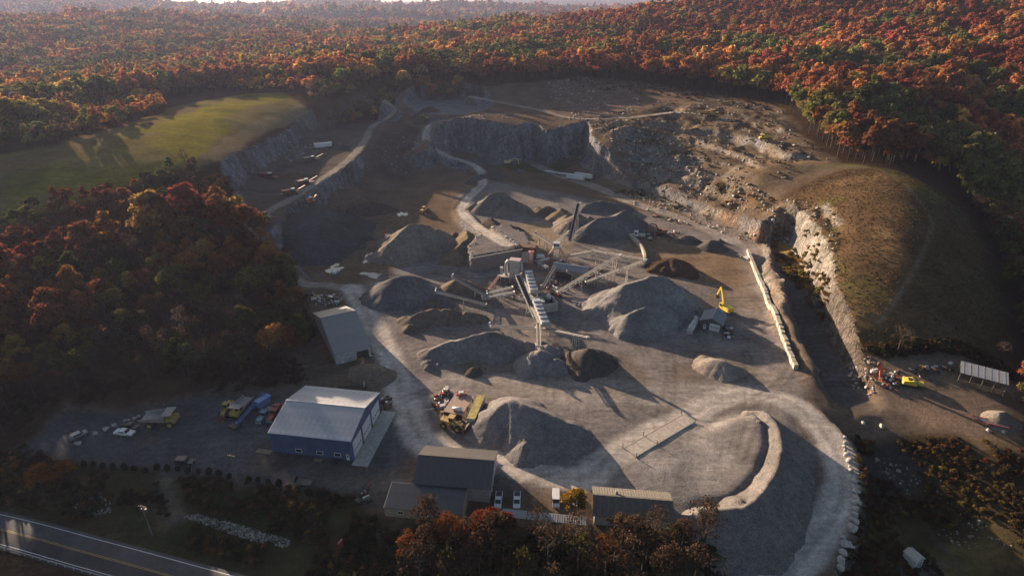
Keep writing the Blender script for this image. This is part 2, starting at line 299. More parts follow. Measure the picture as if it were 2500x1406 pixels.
# bench and upper ground
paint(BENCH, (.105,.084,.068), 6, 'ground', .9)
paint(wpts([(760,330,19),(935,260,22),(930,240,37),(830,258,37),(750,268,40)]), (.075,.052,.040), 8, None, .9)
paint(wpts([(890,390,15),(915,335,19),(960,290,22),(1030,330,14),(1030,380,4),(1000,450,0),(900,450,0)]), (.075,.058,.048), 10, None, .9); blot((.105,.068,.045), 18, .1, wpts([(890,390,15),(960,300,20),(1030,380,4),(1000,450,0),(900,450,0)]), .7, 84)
paint(wpts([(1200,392,0),(1330,398,0),(1400,410,0),(1340,425,0),(1250,415,0)]), (.055,.062,.020), 6, None, .85)
paint(UPIT, (.16,.155,.165), 4, None, .9)
paint(wpts([(1330,196,45),(1420,186,46),(1560,200,45),(1560,280,35),(1400,285,33),(1350,240,38)]), (.150,.105,.080), 12, None, .8)
paint(wpts([(1080,395,0),(1240,394,0),(1300,396,0),(1260,405,0),(1120,402,0)]), (.13,.125,.14), 6, None, .8)
UPB = wpts([(1440,292,33),(1600,250,38),(1750,240,41),(1905,262,41),(1960,340,36),(2040,400,31),(1840,430,26),(1700,370,28),(1560,330,29)])
paint(UPB, (.105,.074,.050), 10, None, .85); blot((.19,.13,.075), 20, .05, UPB, .7, 97); blot((.065,.048,.034), 24, .05, UPB, .75, 98); blot((.20,.17,.14), 9, .22, UPB, .6, 99)
# sand pad inside the crescent
paint(CRESC, 'pad', 5, 'sand_pad', 1)
paint(wpts([(1690,1240,1),(1840,1245,0),(1925,1170,-1),(1960,1060,-1),(1990,1100,-1.5),(1990,1200,-2),(1900,1350,-5),(1800,1400,-6)]), (.140,.126,.122), 4, 'sand_pad', 1, 3, 2)
paint(wpts([(1790,1010,2),(1880,1020,2),(1885,1160,2),(1800,1180,2)]), (.17,.145,.135), 10, None, .6)
# roads
for nm, (pts, hw, st) in ROADS.items():
    k = local(RL[nm], 20, GX, GY); x, y = GX[k], GY[k]
    d, z, s = ldist(RL[nm], x+1.2*fbm(x, y, 9, 3, 81), y+1.2*fbm(x, y, 9, 3, 82))
    t = (1-sst((d-hw*.75)/(hw*.6)))*abs(st)
    rut = np.exp(-((d-hw*.42)/.8)**2)
    col = np.array(C['road'] if st > 0 else C['lot'])[None]*(1-.22*np.exp(-(d/.9)**2)+.12*rut)[:, None]
    COLR[k] = COLR[k]*(1-t[:, None])+col*t[:, None]
    if abs(st) > .4:
        zz = ZONE[k]; zz[d < hw] = ZN.index('haul_road'); ZONE[k] = zz
rt = np.random.default_rng(61)                 # crossing wheel tracks on the yard
for i in range(60):
    u0, v0 = rt.uniform(960, 1900), rt.uniform(560, 1180); a0 = rt.uniform(0, 6.28); cv = rt.normal(0, .03); p0 = P(u0, v0); pts_ = [Vector((p0.x, p0.y, 0))]
    for k_ in range(14): a0 += cv+rt.normal(0, .05); pts_.append(pts_[-1]+Vector((math.cos(a0)*4.5, math.sin(a0)*4.5, 0)))
    k = local(pts_, 4, GX, GY); d, _, _ = ldist(pts_, GX[k], GY[k]); tr_ = np.exp(-((d-1.5)/.75)**2)*rt.choice([-.26, -.2, .2, -.16])*(np.abs(GH[k]) < 3.5); COLR[k] = COLR[k]*(1+tr_[:, None])
tl = smooth_line(wpts([(2150,415,31),(2220,465,30),(2270,520,28),(2275,560,26),(2240,640,20),(2180,740,13),(2140,790,9)]))   # worn path over the hill
k = local(tl, 8, GX, GY); d, _, _ = ldist(tl, GX[k], GY[k]); t = (np.exp(-(d/1.1)**2)*.8)[:, None]; COLR[k] = COLR[k]*(1-t)+np.array((.17,.135,.09))*t
# rock where the ground is too steep to hold soil
gyy, gxx = np.gradient(GH, gy, gx); SLOPE = np.hypot(gxx, gyy)
ins = sdist(QUARRY, GX, GY) > -12
u_, v_ = proj(GX, np.maximum(GY, 1), GH)
rock = sst((SLOPE-.62)/.3)*ins
east = sst((u_-1440)/80)
rc = np.array(C['rock'])[None, None]*(1+.55*fbm(GX, GY+GH*3, 7, 4, 90))[..., None]
bs_ = (sst((fbm(GX, GY, 34, 4, 104)+.5*fbm(GX, GY+GH*2, 6, 3, 105)-.0)/.3)*.75)[..., None]; rc = rc*(1-bs_)+np.array((.105,.078,.058))*(1+.5*fbm(GX, GY+GH*2, 5, 3, 106))[..., None]*bs_
lt_ = (sst((fbm(GX, GY+GH, 16, 4, 107)-.22)/.15)*.6)[..., None]; rc = rc*(1-lt_)+np.array((.27,.25,.24))*lt_
tanr = np.array((.235,.190,.150))[None, None]*(1+.6*fbm(GX+GH*2, GY, 8, 4, 91))[..., None]
org = np.array(C['orange'])[None, None]; og = (sst((fbm(GX, GY, 30, 3, 92)-.12)/.2)*.55)[..., None]
tanr = tanr*(1-og)+org*og
blu = (sst((fbm(GX, GY, 24, 3, 93)-.02)/.2)*.75)[..., None]; tanr = tanr*(1-blu)+np.array((.17,.165,.175))*blu
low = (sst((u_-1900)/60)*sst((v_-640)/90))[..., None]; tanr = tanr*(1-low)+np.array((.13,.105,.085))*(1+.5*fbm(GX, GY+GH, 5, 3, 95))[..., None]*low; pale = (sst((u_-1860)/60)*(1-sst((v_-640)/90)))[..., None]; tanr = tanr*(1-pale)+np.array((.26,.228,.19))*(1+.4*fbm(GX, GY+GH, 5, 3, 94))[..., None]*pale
rcol = rc*(1-east[..., None])+tanr*east[..., None]
rk = (rock*(1-sst((u_-2090)/30)))[..., None]; COLR = COLR*(1-rk)+rcol*rk
RO = wpts([(1430,300,30),(1560,300,32),(1700,330,34),(1850,420,27),(2050,500,24),(2040,700,12),(1990,620,2),(1850,560,2),(1700,500,2),(1560,455,2),(1440,400,2)])
k = local(RO, 10, GX, GY); s = sst(sdist(RO, GX[k], GY[k])/14)
mix = (s*sst((SLOPE[k]-.25)/.3)*.8)[:, None]; COLR[k] = COLR[k]*(1-mix)+tanr[k]*mix
blot((.10,.068,.03), 26, .0, RO, .6, 95)
ZONE[(rock > .5) & (ZONE != 2)] = ZN.index('rock_face')
far = np.hypot(GX, GY) > 1400; ZONE[far & (ZONE == 0)] = ZN.index('far_hills')
ff = far | (ZONE == 0)
fc = fbm(GX, GY, 120, 4, 96)[..., None]; COLR = np.where((far)[..., None], np.array((.095,.052,.028))*(1+.5*fc), COLR)
COLR = np.clip(COLR, .004, .9)
# rock faces are broken sideways as well as up and down
jit = (sst((SLOPE-.5)/.5)*(np.hypot(GX, GY-350) < 480))
JX = GX+jit*1.1*fbm(GX*1.0, GY+GH, 4.5, 3, 101); JY = GY+jit*1.1*fbm(GX+GH, GY, 4.5, 3, 102); JZ = GH+jit*.8*fbm(GX, GY, 3.2, 2, 103)
# ------------------------------------------------------------------ materials
MATS = {}
def _nodes(name):
    m = bpy.data.materials.new(name); m.use_nodes = True; n = m.node_tree; return m, n, n.nodes['Principled BSDF'], n.nodes, n.links
def mixc(n, l, a, b, f, mode='MIX'):
    x = n.new('ShaderNodeMix'); x.data_type = 'RGBA'; x.blend_type = mode
    for s, val in ((0, f), (6, a), (7, b)):
        if hasattr(val, 'is_output'): l.new(val, x.inputs[s])
        else: x.inputs[s].default_value = val if s == 0 else (*val[:3], 1)
    return x.outputs[2]
def ramp(n, l, src, lo, hi, a=0.0, b=1.0):
    x = n.new('ShaderNodeMapRange'); l.new(src, x.inputs[0]); x.inputs[1].default_value = lo; x.inputs[2].default_value = hi; x.inputs[3].default_value = a; x.inputs[4].default_value = b; return x.outputs[0]
def noise(n, l, co, scale, detail=5, rough=.6):
    x = n.new('ShaderNodeTexNoise'); x.inputs['Scale'].default_value = scale; x.inputs['Detail'].default_value = detail; x.inputs['Roughness'].default_value = rough
    l.new(co, x.inputs['Vector']); return x.outputs[0]
def mat(name, col, rough=.7, metal=0.0, var=.25, scale=1.2, bump=0.0, bscale=8.0, coat=0.0):
    if name in MATS: return MATS[name]
    m, nt, b, n, l = _nodes(name)
    tc = n.new('ShaderNodeTexCoord'); co = tc.outputs['Object']
    f = ramp(n, l, noise(n, l, co, scale), .3, .7, 1-var, 1+var)
    g = ramp(n, l, noise(n, l, co, scale*7, 3), .3, .7, 1-var*.5, 1+var*.5)
    mm = n.new('ShaderNodeMath'); mm.operation = 'MULTIPLY'; l.new(f, mm.inputs[0]); l.new(g, mm.inputs[1])
    cb = n.new('ShaderNodeCombineColor')
    for i in range(3): l.new(mm.outputs[0], cb.inputs[i])
    l.new(mixc(n, l, col, cb.outputs[0], 1.0, 'MULTIPLY'), b.inputs['Base Color'])
    b.inputs['Roughness'].default_value = rough; b.inputs['Metallic'].default_value = metal; b.inputs['Coat Weight'].default_value = coat
    if bump:
        bp = n.new('ShaderNodeBump'); bp.inputs['Strength'].default_value = bump; bp.inputs['Distance'].default_value = .15
        l.new(noise(n, l, co, bscale, 6), bp.inputs['Height']); l.new(bp.outputs[0], b.inputs['Normal'])
    MATS[name] = m; return m
def earth(name, attr=True, col=None, peb=1.0, bdist=.35):
    """loose ground: attribute colour broken up at three sizes, with stones"""
    if name in MATS: return MATS[name]
    m, nt, b, n, l = _nodes(name)
    ge = n.new('ShaderNodeNewGeometry'); co = ge.outputs['Position']
    if attr:
        a = n.new('ShaderNodeAttribute'); a.attribute_name = 'Col'; base = a.outputs['Color']
    else: base = col
    n1 = noise(n, l, co, .07, 6, .65); n2 = noise(n, l, co, .55, 6, .7); n3 = noise(n, l, co, 3.0, 3, .6)
    f1 = ramp(n, l, n1, .3, .7, .72, 1.28); f2 = ramp(n, l, n2, .3, .7, .72, 1.28); f3 = ramp(n, l, n3, .34, .66, 1-.26*peb, 1+.26*peb)
    m1 = n.new('ShaderNodeMath'); m1.operation = 'MULTIPLY'; l.new(f1, m1.inputs[0]); l.new(f2, m1.inputs[1])
    m2 = n.new('ShaderNodeMath'); m2.operation = 'MULTIPLY'; l.new(m1.outputs[0], m2.inputs[0]); l.new(f3, m2.inputs[1])
    if attr:                                      # wheel tracks and scraped streaks
        for ang, sy_ in ((.18, .62), (-.75, .62), (.3, 1.9), (-.5, 1.7)):
            wp = n.new('ShaderNodeTexNoise'); wp.inputs['Scale'].default_value = .02; l.new(co, wp.inputs['Vector'])
            va = n.new('ShaderNodeVectorMath'); va.operation = 'MULTIPLY_ADD'; l.new(wp.outputs[1], va.inputs[0]); va.inputs[1].default_value = (26, 26, 0); l.new(co, va.inputs[2])
            mp = n.new('ShaderNodeMapping'); mp.inputs['Rotation'].default_value = (0, 0, ang); mp.inputs['Scale'].default_value = (.05, sy_, .2); l.new(va.outputs[0], mp.inputs[0])
            fs = ramp(n, l, noise(n, l, mp.outputs[0], 1.0, 4, .65), .35, .65, .91 if sy_ < 1 else .955, 1.08 if sy_ < 1 else 1.04); m3 = n.new('ShaderNodeMath'); m3.operation = 'MULTIPLY'; l.new(m2.outputs[0], m3.inputs[0]); l.new(fs, m3.inputs[1]); m2 = m3
    cb = n.new('ShaderNodeCombineColor')
    for i in range(3): l.new(m2.outputs[0], cb.inputs[i])
    l.new(mixc(n, l, base, cb.outputs[0], 1.0, 'MULTIPLY'), b.inputs['Base Color'])
    b.inputs['Roughness'].default_value = 1.0; b.inputs['Specular IOR Level'].default_value = 0.0
    ad = n.new('ShaderNodeMath'); ad.operation = 'ADD'; l.new(n2, ad.inputs[0]); l.new(n3, ad.inputs[1])
    bp = n.new('ShaderNodeBump'); bp.inputs['Strength'].default_value = .55; bp.inputs['Distance'].default_value = bdist
    l.new(ad.outputs[0], bp.inputs['Height']); l.new(bp.outputs[0], b.inputs['Normal'])
    MATS[name] = m; return m
def rockmat(name='rock_face'):
    m, nt, b, n, l = _nodes(name)
    ge = n.new('ShaderNodeNewGeometry'); co = ge.outputs['Position']
    a = n.new('ShaderNodeAttribute'); a.attribute_name = 'Col'
    mp = n.new('ShaderNodeMapping'); mp.inputs['Scale'].default_value = (1, 1, .45); l.new(co, mp.inputs[0])
    n1 = noise(n, l, mp.outputs[0], .22, 7, .7); n2 = noise(n, l, mp.outputs[0], .9, 5, .65)
    vo = n.new('ShaderNodeTexVoronoi'); vo.feature = 'DISTANCE_TO_EDGE'; vo.inputs['Scale'].default_value = .42; l.new(mp.outputs[0], vo.inputs['Vector'])
    cr = ramp(n, l, vo.outputs[0], 0, .10, .45, 1.0)
    f1 = ramp(n, l, n1, .3, .7, .55, 1.45); f2 = ramp(n, l, n2, .3, .7, .6, 1.4)
    m1 = n.new('ShaderNodeMath'); m1.operation = 'MULTIPLY'; l.new(f1, m1.inputs[0]); l.new(f2, m1.inputs[1])
    m2 = n.new('ShaderNodeMath'); m2.operation = 'MULTIPLY'; l.new(m1.outputs[0], m2.inputs[0]); l.new(cr, m2.inputs[1])
    cb = n.new('ShaderNodeCombineColor')
    for i in range(3): l.new(m2.outputs[0], cb.inputs[i])
    l.new(mixc(n, l, a.outputs['Color'], cb.outputs[0], 1.0, 'MULTIPLY'), b.inputs['Base Color'])
    b.inputs['Roughness'].default_value = .9; b.inputs['Specular IOR Level'].default_value = .2
    ad = n.new('ShaderNodeMath'); ad.operation = 'ADD'; l.new(n1, ad.inputs[0]); l.new(n2, ad.inputs[1])
    bp = n.new('ShaderNodeBump'); bp.inputs['Strength'].default_value = 1.0; bp.inputs['Distance'].default_value = 1.6
    l.new(ad.outputs[0], bp.inputs['Height']); l.new(bp.outputs[0], b.inputs['Normal']); MATS[name] = m; return m
EARTH = earth('earth'); ROCKF = rockmat()
# ------------------------------------------------------------------ ground objects
def link(name, me, m=None, parent=None):
    o = bpy.data.objects.new(name, me); COL.objects.link(o)
    if m is not None and not me.materials: me.materials.append(m)
    if parent is not None: o.parent = parent
    return o
def np_mesh(name, V, F, cols=None, smooth=True):
    me = bpy.data.meshes.new(name); nv, nf = len(V), len(F); k = F.shape[1]
    me.vertices.add(nv); me.vertices.foreach_set('co', np.ascontiguousarray(V, dtype=np.float32).ravel())
    me.loops.add(nf*k); me.loops.foreach_set('vertex_index', np.ascontiguousarray(F, dtype=np.int32).ravel())
    me.polygons.add(nf); me.polygons.foreach_set('loop_start', np.arange(0, nf*k, k, dtype=np.int32))
    if cols is not None:
        at = me.color_attributes.new('Col', 'FLOAT_COLOR', 'POINT'); at.data.foreach_set('color', np.c_[cols, np.ones(nv)].astype(np.float32).ravel())
    me.update(calc_edges=True)
    if smooth: me.polygons.foreach_set('use_smooth', np.ones(nf, bool))
    return me
ny, nx = GX.shape
idx = np.arange(ny*nx).reshape(ny, nx)
FA = np.stack([idx[:-1, :-1], idx[:-1, 1:], idx[1:, 1:], idx[1:, :-1]], -1).reshape(-1, 4)
VA = np.c_[JX.ravel(), JY.ravel(), JZ.ravel()]; CA = COLR.reshape(-1, 3); ZF = ZONE[:-1, :-1].ravel()
for zi, zn in enumerate(ZN):
    f = FA[ZF == zi]
    if not len(f): continue
    used = np.unique(f); rm = np.full(ny*nx, -1); rm[used] = np.arange(len(used))
    o = link(zn, np_mesh(zn, VA[used], rm[f], CA[used]), ROCKF if zn == 'rock_face' else EARTH); o['kind'] = 'structure'
# ------------------------------------------------------------------ things, parts, mesh builder
def thing(name, label, cat, loc=(0, 0, 0), rz=0.0, group=None):
    o = bpy.data.objects.new(name, None); COL.objects.link(o); o.empty_display_size = .5
    o.location = loc; o.rotation_euler = (0, 0, rz); o['label'] = label; o['category'] = cat
    if group: o['group'] = group
    return o
def tag(o, label, cat, group=None):
    o['label'] = label; o['category'] = cat
    if group: o['group'] = group
    return o
def copy_tree(o, parent=None):
    c = o.copy(); COL.objects.link(c); c.parent = parent
    for ch in o.children: copy_tree(ch, c)
    return c
class MB:
    def __init__(s): s.v = []; s.f = []
    def add(s, v, f):
        k = len(s.v); s.v += [tuple(q) for q in v]; s.f += [tuple(i+k for i in q) for q in f]; return s
    def box(s, c, d, rz=0.0, top=1.0, topy=None):
        x, y, z = d[0]/2, d[1]/2, d[2]/2; ca, sa = math.cos(rz), math.sin(rz); tx = top; ty = top if topy is None else topy; v = []
        for sz, a, b in ((-1, 1, 1), (1, tx, ty)):
            for sx, sy in ((-1, -1), (1, -1), (1, 1), (-1, 1)):
                px, py = sx*x*a, sy*y*b; v.append((c[0]+px*ca-py*sa, c[1]+px*sa+py*ca, c[2]+sz*z))
        return s.add(v, [(3, 2, 1, 0), (4, 5, 6, 7), (0, 1, 5, 4), (1, 2, 6, 5), (2, 3, 7, 6), (3, 0, 4, 7)])
    def bar(s, a, b, w, h=None, up=(0, 0, 1)):
        a = Vector(a); b = Vector(b); h = w if h is None else h; d = (b-a).normalized(); u = Vector(up)
        if abs(d.dot(u)) > .98: u = Vector((1, 0, 0))
        r = d.cross(u).normalized()*w/2; t = r.cross(d).normalized()*h/2
        v = [a-r-t, a+r-t, a+r+t, a-r+t, b-r-t, b+r-t, b+r+t, b-r+t]
        return s.add(v, [(0, 1, 2, 3), (7, 6, 5, 4), (0, 4, 5, 1), (1, 5, 6, 2), (2, 6, 7, 3), (3, 7, 4, 0)])
    def cyl(s, a, b, r, r2=None, n=10, cap=True):
        a = Vector(a); b = Vector(b); r2 = r if r2 is None else r2; d = (b-a).normalized(); u = Vector((0, 0, 1))
        if abs(d.z) > .95: u = Vector((1, 0, 0))
        p = d.cross(u).normalized(); q = d.cross(p); v = []
        for c, R in ((a, r), (b, r2)):
            for i in range(n):
                t = 2*math.pi*i/n; v.append(c+(p*math.cos(t)+q*math.sin(t))*R)
        f = [(i, (i+1) % n, n+(i+1) % n, n+i) for i in range(n)]
        if cap: f += [tuple(range(n))[::-1], tuple(range(n, 2*n))]
        return s.add(v, f)
    def tube(s, pts, r, n=8):
        pts = [Vector(p) for p in pts]; rr = r if isinstance(r, (list, tuple)) else [r]*len(pts); k = len(s.v); u = Vector((.31, .22, .92))
        for i, p in enumerate(pts):
            d = (pts[min(i+1, len(pts)-1)]-pts[max(i-1, 0)]).normalized(); a = d.cross(u).normalized(); b = d.cross(a)
            for j in range(n):
                t = 2*math.pi*j/n; s.v.append(tuple(p+(a*math.cos(t)+b*math.sin(t))*rr[i]))
        for i in range(len(pts)-1):
            for j in range(n): s.f.append((k+i*n+j, k+i*n+(j+1) % n, k+(i+1)*n+(j+1) % n, k+(i+1)*n+j))
        s.f.append(tuple(k+j for j in range(n))[::-1]); s.f.append(tuple(k+(len(pts)-1)*n+j for j in range(n))); return s
    def prism(s, prof, a, b, ax='y'):
        """profile of (p, z) pairs swept along x or y from a to b"""
        n = len(prof); v = []
        for t in (a, b):
            for p, z in prof: v.append((p, t, z) if ax == 'y' else (t, p, z))
        f = [(i, (i+1) % n, n+(i+1) % n, n+i) for i in range(n)]+[tuple(range(n))[::-1], tuple(range(n, 2*n))]
        return s.add(v, f)
    def mesh(s, name, smooth=False):
        me = bpy.data.meshes.new(name); me.from_pydata(s.v, [], s.f); me.update()
        bm = bmesh.new(); bm.from_mesh(me); bmesh.ops.recalc_face_normals(bm, faces=bm.faces); bm.to_mesh(me); bm.free()
        if smooth: me.polygons.foreach_set('use_smooth', np.ones(len(me.polygons), bool))
        return me
    def build(s, name, m, parent=None, smooth=False):
        return link(name, s.mesh(name, smooth), m, parent)
# ------------------------------------------------------------------ trees
def leafmat(name):
    m = bpy.data.materials.new(name); m.use_nodes = True; nt = m.node_tree; n = nt.nodes; l = nt.links; n.clear()
    out = n.new('ShaderNodeOutputMaterial'); a = n.new('ShaderNodeAttribute'); a.attribute_name = 'leafcol'; a.attribute_type = 'INSTANCER'
    ge = n.new('ShaderNodeNewGeometry'); oi = n.new('ShaderNodeObjectInfo')
    nz = noise(n, l, ge.outputs['Position'], .35, 3, .6); f = ramp(n, l, nz, .3, .7, .6, 1.4)
    ri = ramp(n, l, ge.outputs['Random Per Island'], 0, 1, .7, 1.3); mm = n.new('ShaderNodeMath'); mm.operation = 'MULTIPLY'; l.new(f, mm.inputs[0]); l.new(ri, mm.inputs[1])
    cb = n.new('ShaderNodeCombineColor')
    for i in range(3): l.new(mm.outputs[0], cb.inputs[i])
    c = mixc(n, l, a.outputs['Color'], cb.outputs[0], 1.0, 'MULTIPLY')
    d = n.new('ShaderNodeBsdfDiffuse'); t = n.new('ShaderNodeBsdfTranslucent'); l.new(c, d.inputs[0]); l.new(c, t.inputs[0])
    mx = n.new('ShaderNodeMixShader'); mx.inputs[0].default_value = .38; l.new(d.outputs[0], mx.inputs[1]); l.new(t.outputs[0], mx.inputs[2]); l.new(mx.outputs[0], out.inputs[0])
    return m
LEAF = leafmat('leaves'); BARK = mat('bark', (.050, .040, .032), .9, 0, .3, 2.0)
def leaves(r, n, size, centers, radii, squash=.85, low=-.45):
    """leaf-sized faces spread through clumps; each face looks roughly out of its clump"""
    w_ = radii**2; ci = r.choice(len(centers), n, p=w_/w_.sum())
    d = r.normal(size=(n, 3)); d /= np.linalg.norm(d, axis=1)[:, None]
    bad = d[:, 2] < low; d[bad, 2] *= -1
    rad = radii[ci]*(.55+.5*r.random(n)**.6); p = centers[ci]+d*rad[:, None]*np.array([1, 1, squash])
    nn = d*.9+r.normal(size=(n, 3))*.55; nn /= np.linalg.norm(nn, axis=1)[:, None]
    t = np.cross(nn, r.normal(size=(n, 3))); t /= np.linalg.norm(t, axis=1)[:, None]; b = np.cross(nn, t)
    s = size*(.55+.9*r.random(n)); a = (s*.5)[:, None]; c = (s*.5*(.6+.4*r.random(n)))[:, None]
    V = np.stack([p-t*a-b*c*.4, p+t*a*.2-b*c, p+t*a+b*c*.4, p-t*a*.2+b*c], 1).reshape(-1, 3)
    return V, np.arange(n*4).reshape(-1, 4)
def limbs(r, H, R, zc, nb, sub, thick):
    mb = MB(); lean = r.normal(size=2)*.25
    top = zc+.25*(H-zc)
    pts = [(0, 0, -.6), (lean[0]*.2, lean[1]*.2, top*.35), (lean[0]*.6, lean[1]*.6, top*.7), (lean[0], lean[1], top)]
    mb.tube(pts, [thick, thick*.8, thick*.55, thick*.22], 6)
    for i in range(nb):
        z = zc*.55+(top-zc*.5)*.75*r.random(); a = i*2.4+r.random(); L = R*(.6+.35*r.random())
        q0 = Vector((lean[0]*z/top, lean[1]*z/top, z)); q1 = q0+Vector((math.cos(a)*L*.5, math.sin(a)*L*.5, L*.45)); q2 = q0+Vector((math.cos(a)*L, math.sin(a)*L, L*(.75+.4*r.random())))
        mb.tube([q0, q1, q2], [thick*.34, thick*.2, thick*.07], 4)
        for k in range(sub):
            b = a+r.normal()*.8; s = q1.lerp(q2, .1+.8*r.random()); e = s+Vector((math.cos(b)*L*.38, math.sin(b)*L*.38, L*(.2+.35*r.random())))
            mb.tube([s, e], [thick*.10, thick*.03], 3)
    return mb
def crown_shape(r, kind):
    if kind == 'round': H, R, zc, n = 16.5, 5.0, 10.0, 13
    elif kind == 'wide': H, R, zc, n = 15.0, 6.2, 9.0, 16
    elif kind == 'tall': H, R, zc, n = 19.5, 3.9, 11.0, 12
    elif kind == 'sparse': H, R, zc, n = 14.5, 4.3, 9.0, 12
    elif kind == 'bare': H, R, zc, n = 14.0, 4.2, 8.5, 9
    else: H, R, zc, n = 18.0, 3.2, 9.0, 9
    cs, rs = [], []
    if kind == 'pine':
        for i in range(n):
            t = i/(n-1); z = 3.2+t*(H-4.2); rr = R*(1-t)**.8+.45
            for k in range(4):
                a = r.random()*6.28; cs.append((math.cos(a)*rr*.55, math.sin(a)*rr*.55, z)); rs.append(rr*.62)
    else:
        for i in range(n):
            a = i*2.4+r.random()*.7; t = math.sqrt((i+.5)/n); rr = R*t*(.72+.2*r.random()); z = zc+(H-zc)*(1-t*t)*.62+r.normal()*.9-.4
            cs.append((math.cos(a)*rr, math.sin(a)*rr, z)); rs.append(R*(.30+.20*r.random())*(1.15 if t < .6 else 1))
        cs.append((0, 0, H-R*.5)); rs.append(R*.5)
    return H, R, zc, np.array(cs), np.array(rs)
NEAR, FARV = [], []
KINDS = ['round', 'round', 'wide', 'wide', 'tall', 'round', 'sparse', 'sparse', 'bare', 'bare', 'pine']
for i, kd in enumerate(KINDS):
    r = np.random.default_rng(100+i); H, R, zc, cs, rs = crown_shape(r, kd)
    nl = dict(sparse=900, bare=260, pine=1900).get(kd, 2100)
    V, F = leaves(r, nl, dict(pine=.75, bare=.5, sparse=.55).get(kd, .85), cs, rs, .85, -.9 if kd == 'pine' else -.45)
    cm = np_mesh('crown', V, F, None, False); cm.materials.append(LEAF)
    tm = limbs(r, H, R, zc, dict(sparse=11, bare=15, pine=0).get(kd, 6), dict(sparse=4, bare=7, pine=0).get(kd, 1), .26 if kd != 'pine' else .2).mesh('trunk'); tm.materials.append(BARK)
    NEAR.append((kd, tm, cm))
SRC = bpy.data.collections.new('tree_shapes')
for i, kd in enumerate(['round', 'wide', 'round', 'tall', 'wide', 'sparse', 'pine']):
    r = np.random.default_rng(300+i); H, R, zc, cs, rs = crown_shape(r, kd)
    V, F = leaves(r, 430 if kd != 'sparse' else 330, 1.55 if kd != 'sparse' else 1.2, cs, rs, .85, -.3)
    mb = MB().tube([(0, 0, -1), (0, 0, zc)], [.3, .12], 4)
    tv = np.array(mb.v); tf = [q for q in mb.f if len(q) == 4]
    me = np_mesh('far_tree', np.r_[V, tv], np.r_[F, np.array(tf)+len(V)], None, False); me.materials.append(LEAF); me.materials.append(BARK)
    mi = np.zeros(len(me.polygons), np.int32); mi[len(F):] = 1; me.polygons.foreach_set('material_index', mi)
    SRC.objects.link(bpy.data.objects.new('far_tree_%02d' % i, me))
LC = dict(red=(.205,.046,.022), rust=(.235,.080,.028), orange=(.34,.130,.026), gold=(.36,.205,.036), olive=(.140,.122,.028), green=(.082,.092,.024), brown=(.115,.070,.045), dark=(.030,.042,.014))
LN = list(LC)
def forest_points():
    pts = []
    def band(x0, x1, y0, y1, step, sc_):
        xs = np.arange(x0, x1, step); ys = np.arange(y0, y1, step); X, Y = np.meshgrid(xs, ys)
        X = X+RNG.uniform(-.42, .42, X.shape)*step; Y = Y+RNG.uniform(-.42, .42, X.shape)*step
        X, Y = X.ravel(), Y.ravel(); k = (np.abs(X) < np.abs(Y)*.98+110)
        pts.append(np.c_[X[k], Y[k], np.full(k.sum(), sc_)])
    band(-560, 560, 100, 420, 7.2, 1.0); band(-1000, 1000, 420, 1000, 7.6, 1.0); band(-1600, 1600, 1000, 1700, 9.5, 1.1); band(-2800, 2500, 1700, 2900, 15, 1.5); band(-5200, 5200, 2900, 5600, 30, 2.4)
    return np.concatenate(pts)
TP = forest_points(); X, Y = TP[:, 0], TP[:, 1]
keep = (sdist(QUARRY, X, Y) < -3) & (sdist(MEADOW, X, Y) < -2) & (sdist(EMB, X, Y) < -1) & (sdist(HOL, X, Y) < -1) & (sdist(HILL, X, Y) < -3)
dh, _, _ = ldist(HWL, X, Y); keep &= dh > 14
Z = hza(X, Y); uu, vv = proj(X, Y, Z)
def inuv(poly, u, v): return sdist([(a, b) for a, b in poly], u, v) > 0
clear = (np.hypot(hza(X+2, Y)-hza(X-2, Y), hza(X, Y+2)-hza(X, Y-2))/4 > np.where(X > 100, 1.0, .55)) & (np.hypot(X, Y) < 700) | (sdist(wpts([(470,425,37),(560,335,39),(640,285,40),(735,245,40),(800,258,38),(780,330,20),(640,410,20),(570,490,22)]), X, Y) > 0) | inuv([(-50,1010),(130,985),(330,985),(560,965),(720,925),(760,930),(760,1010),(-50,1120)], uu, vv) | inuv([(730,760),(800,720),(930,870),(930,950),(760,950)], uu, vv) | ((uu > 2085) & (vv > 845) & (uu < 2500) & (vv < 1100)) | ((vv > 1085) & (uu < 2600)) | inuv([(2000,400),(2240,405),(2320,440),(2400,560),(2470,720),(2500,880),(2040,880)], uu, vv) | inuv([(395,262),(410,235),(560,225),(740,228),(760,262),(560,270)], uu, vv)
keep &= ~clear
X, Y, Z, S = X[keep], Y[keep], Z[keep], TP[keep, 2]; uu, vv = uu[keep], vv[keep]
D = np.sqrt(X**2+Y**2+(CAMH-Z)**2)
inview = (uu > -40) & (uu < 2540) & (vv > -30) & (vv < 1500)
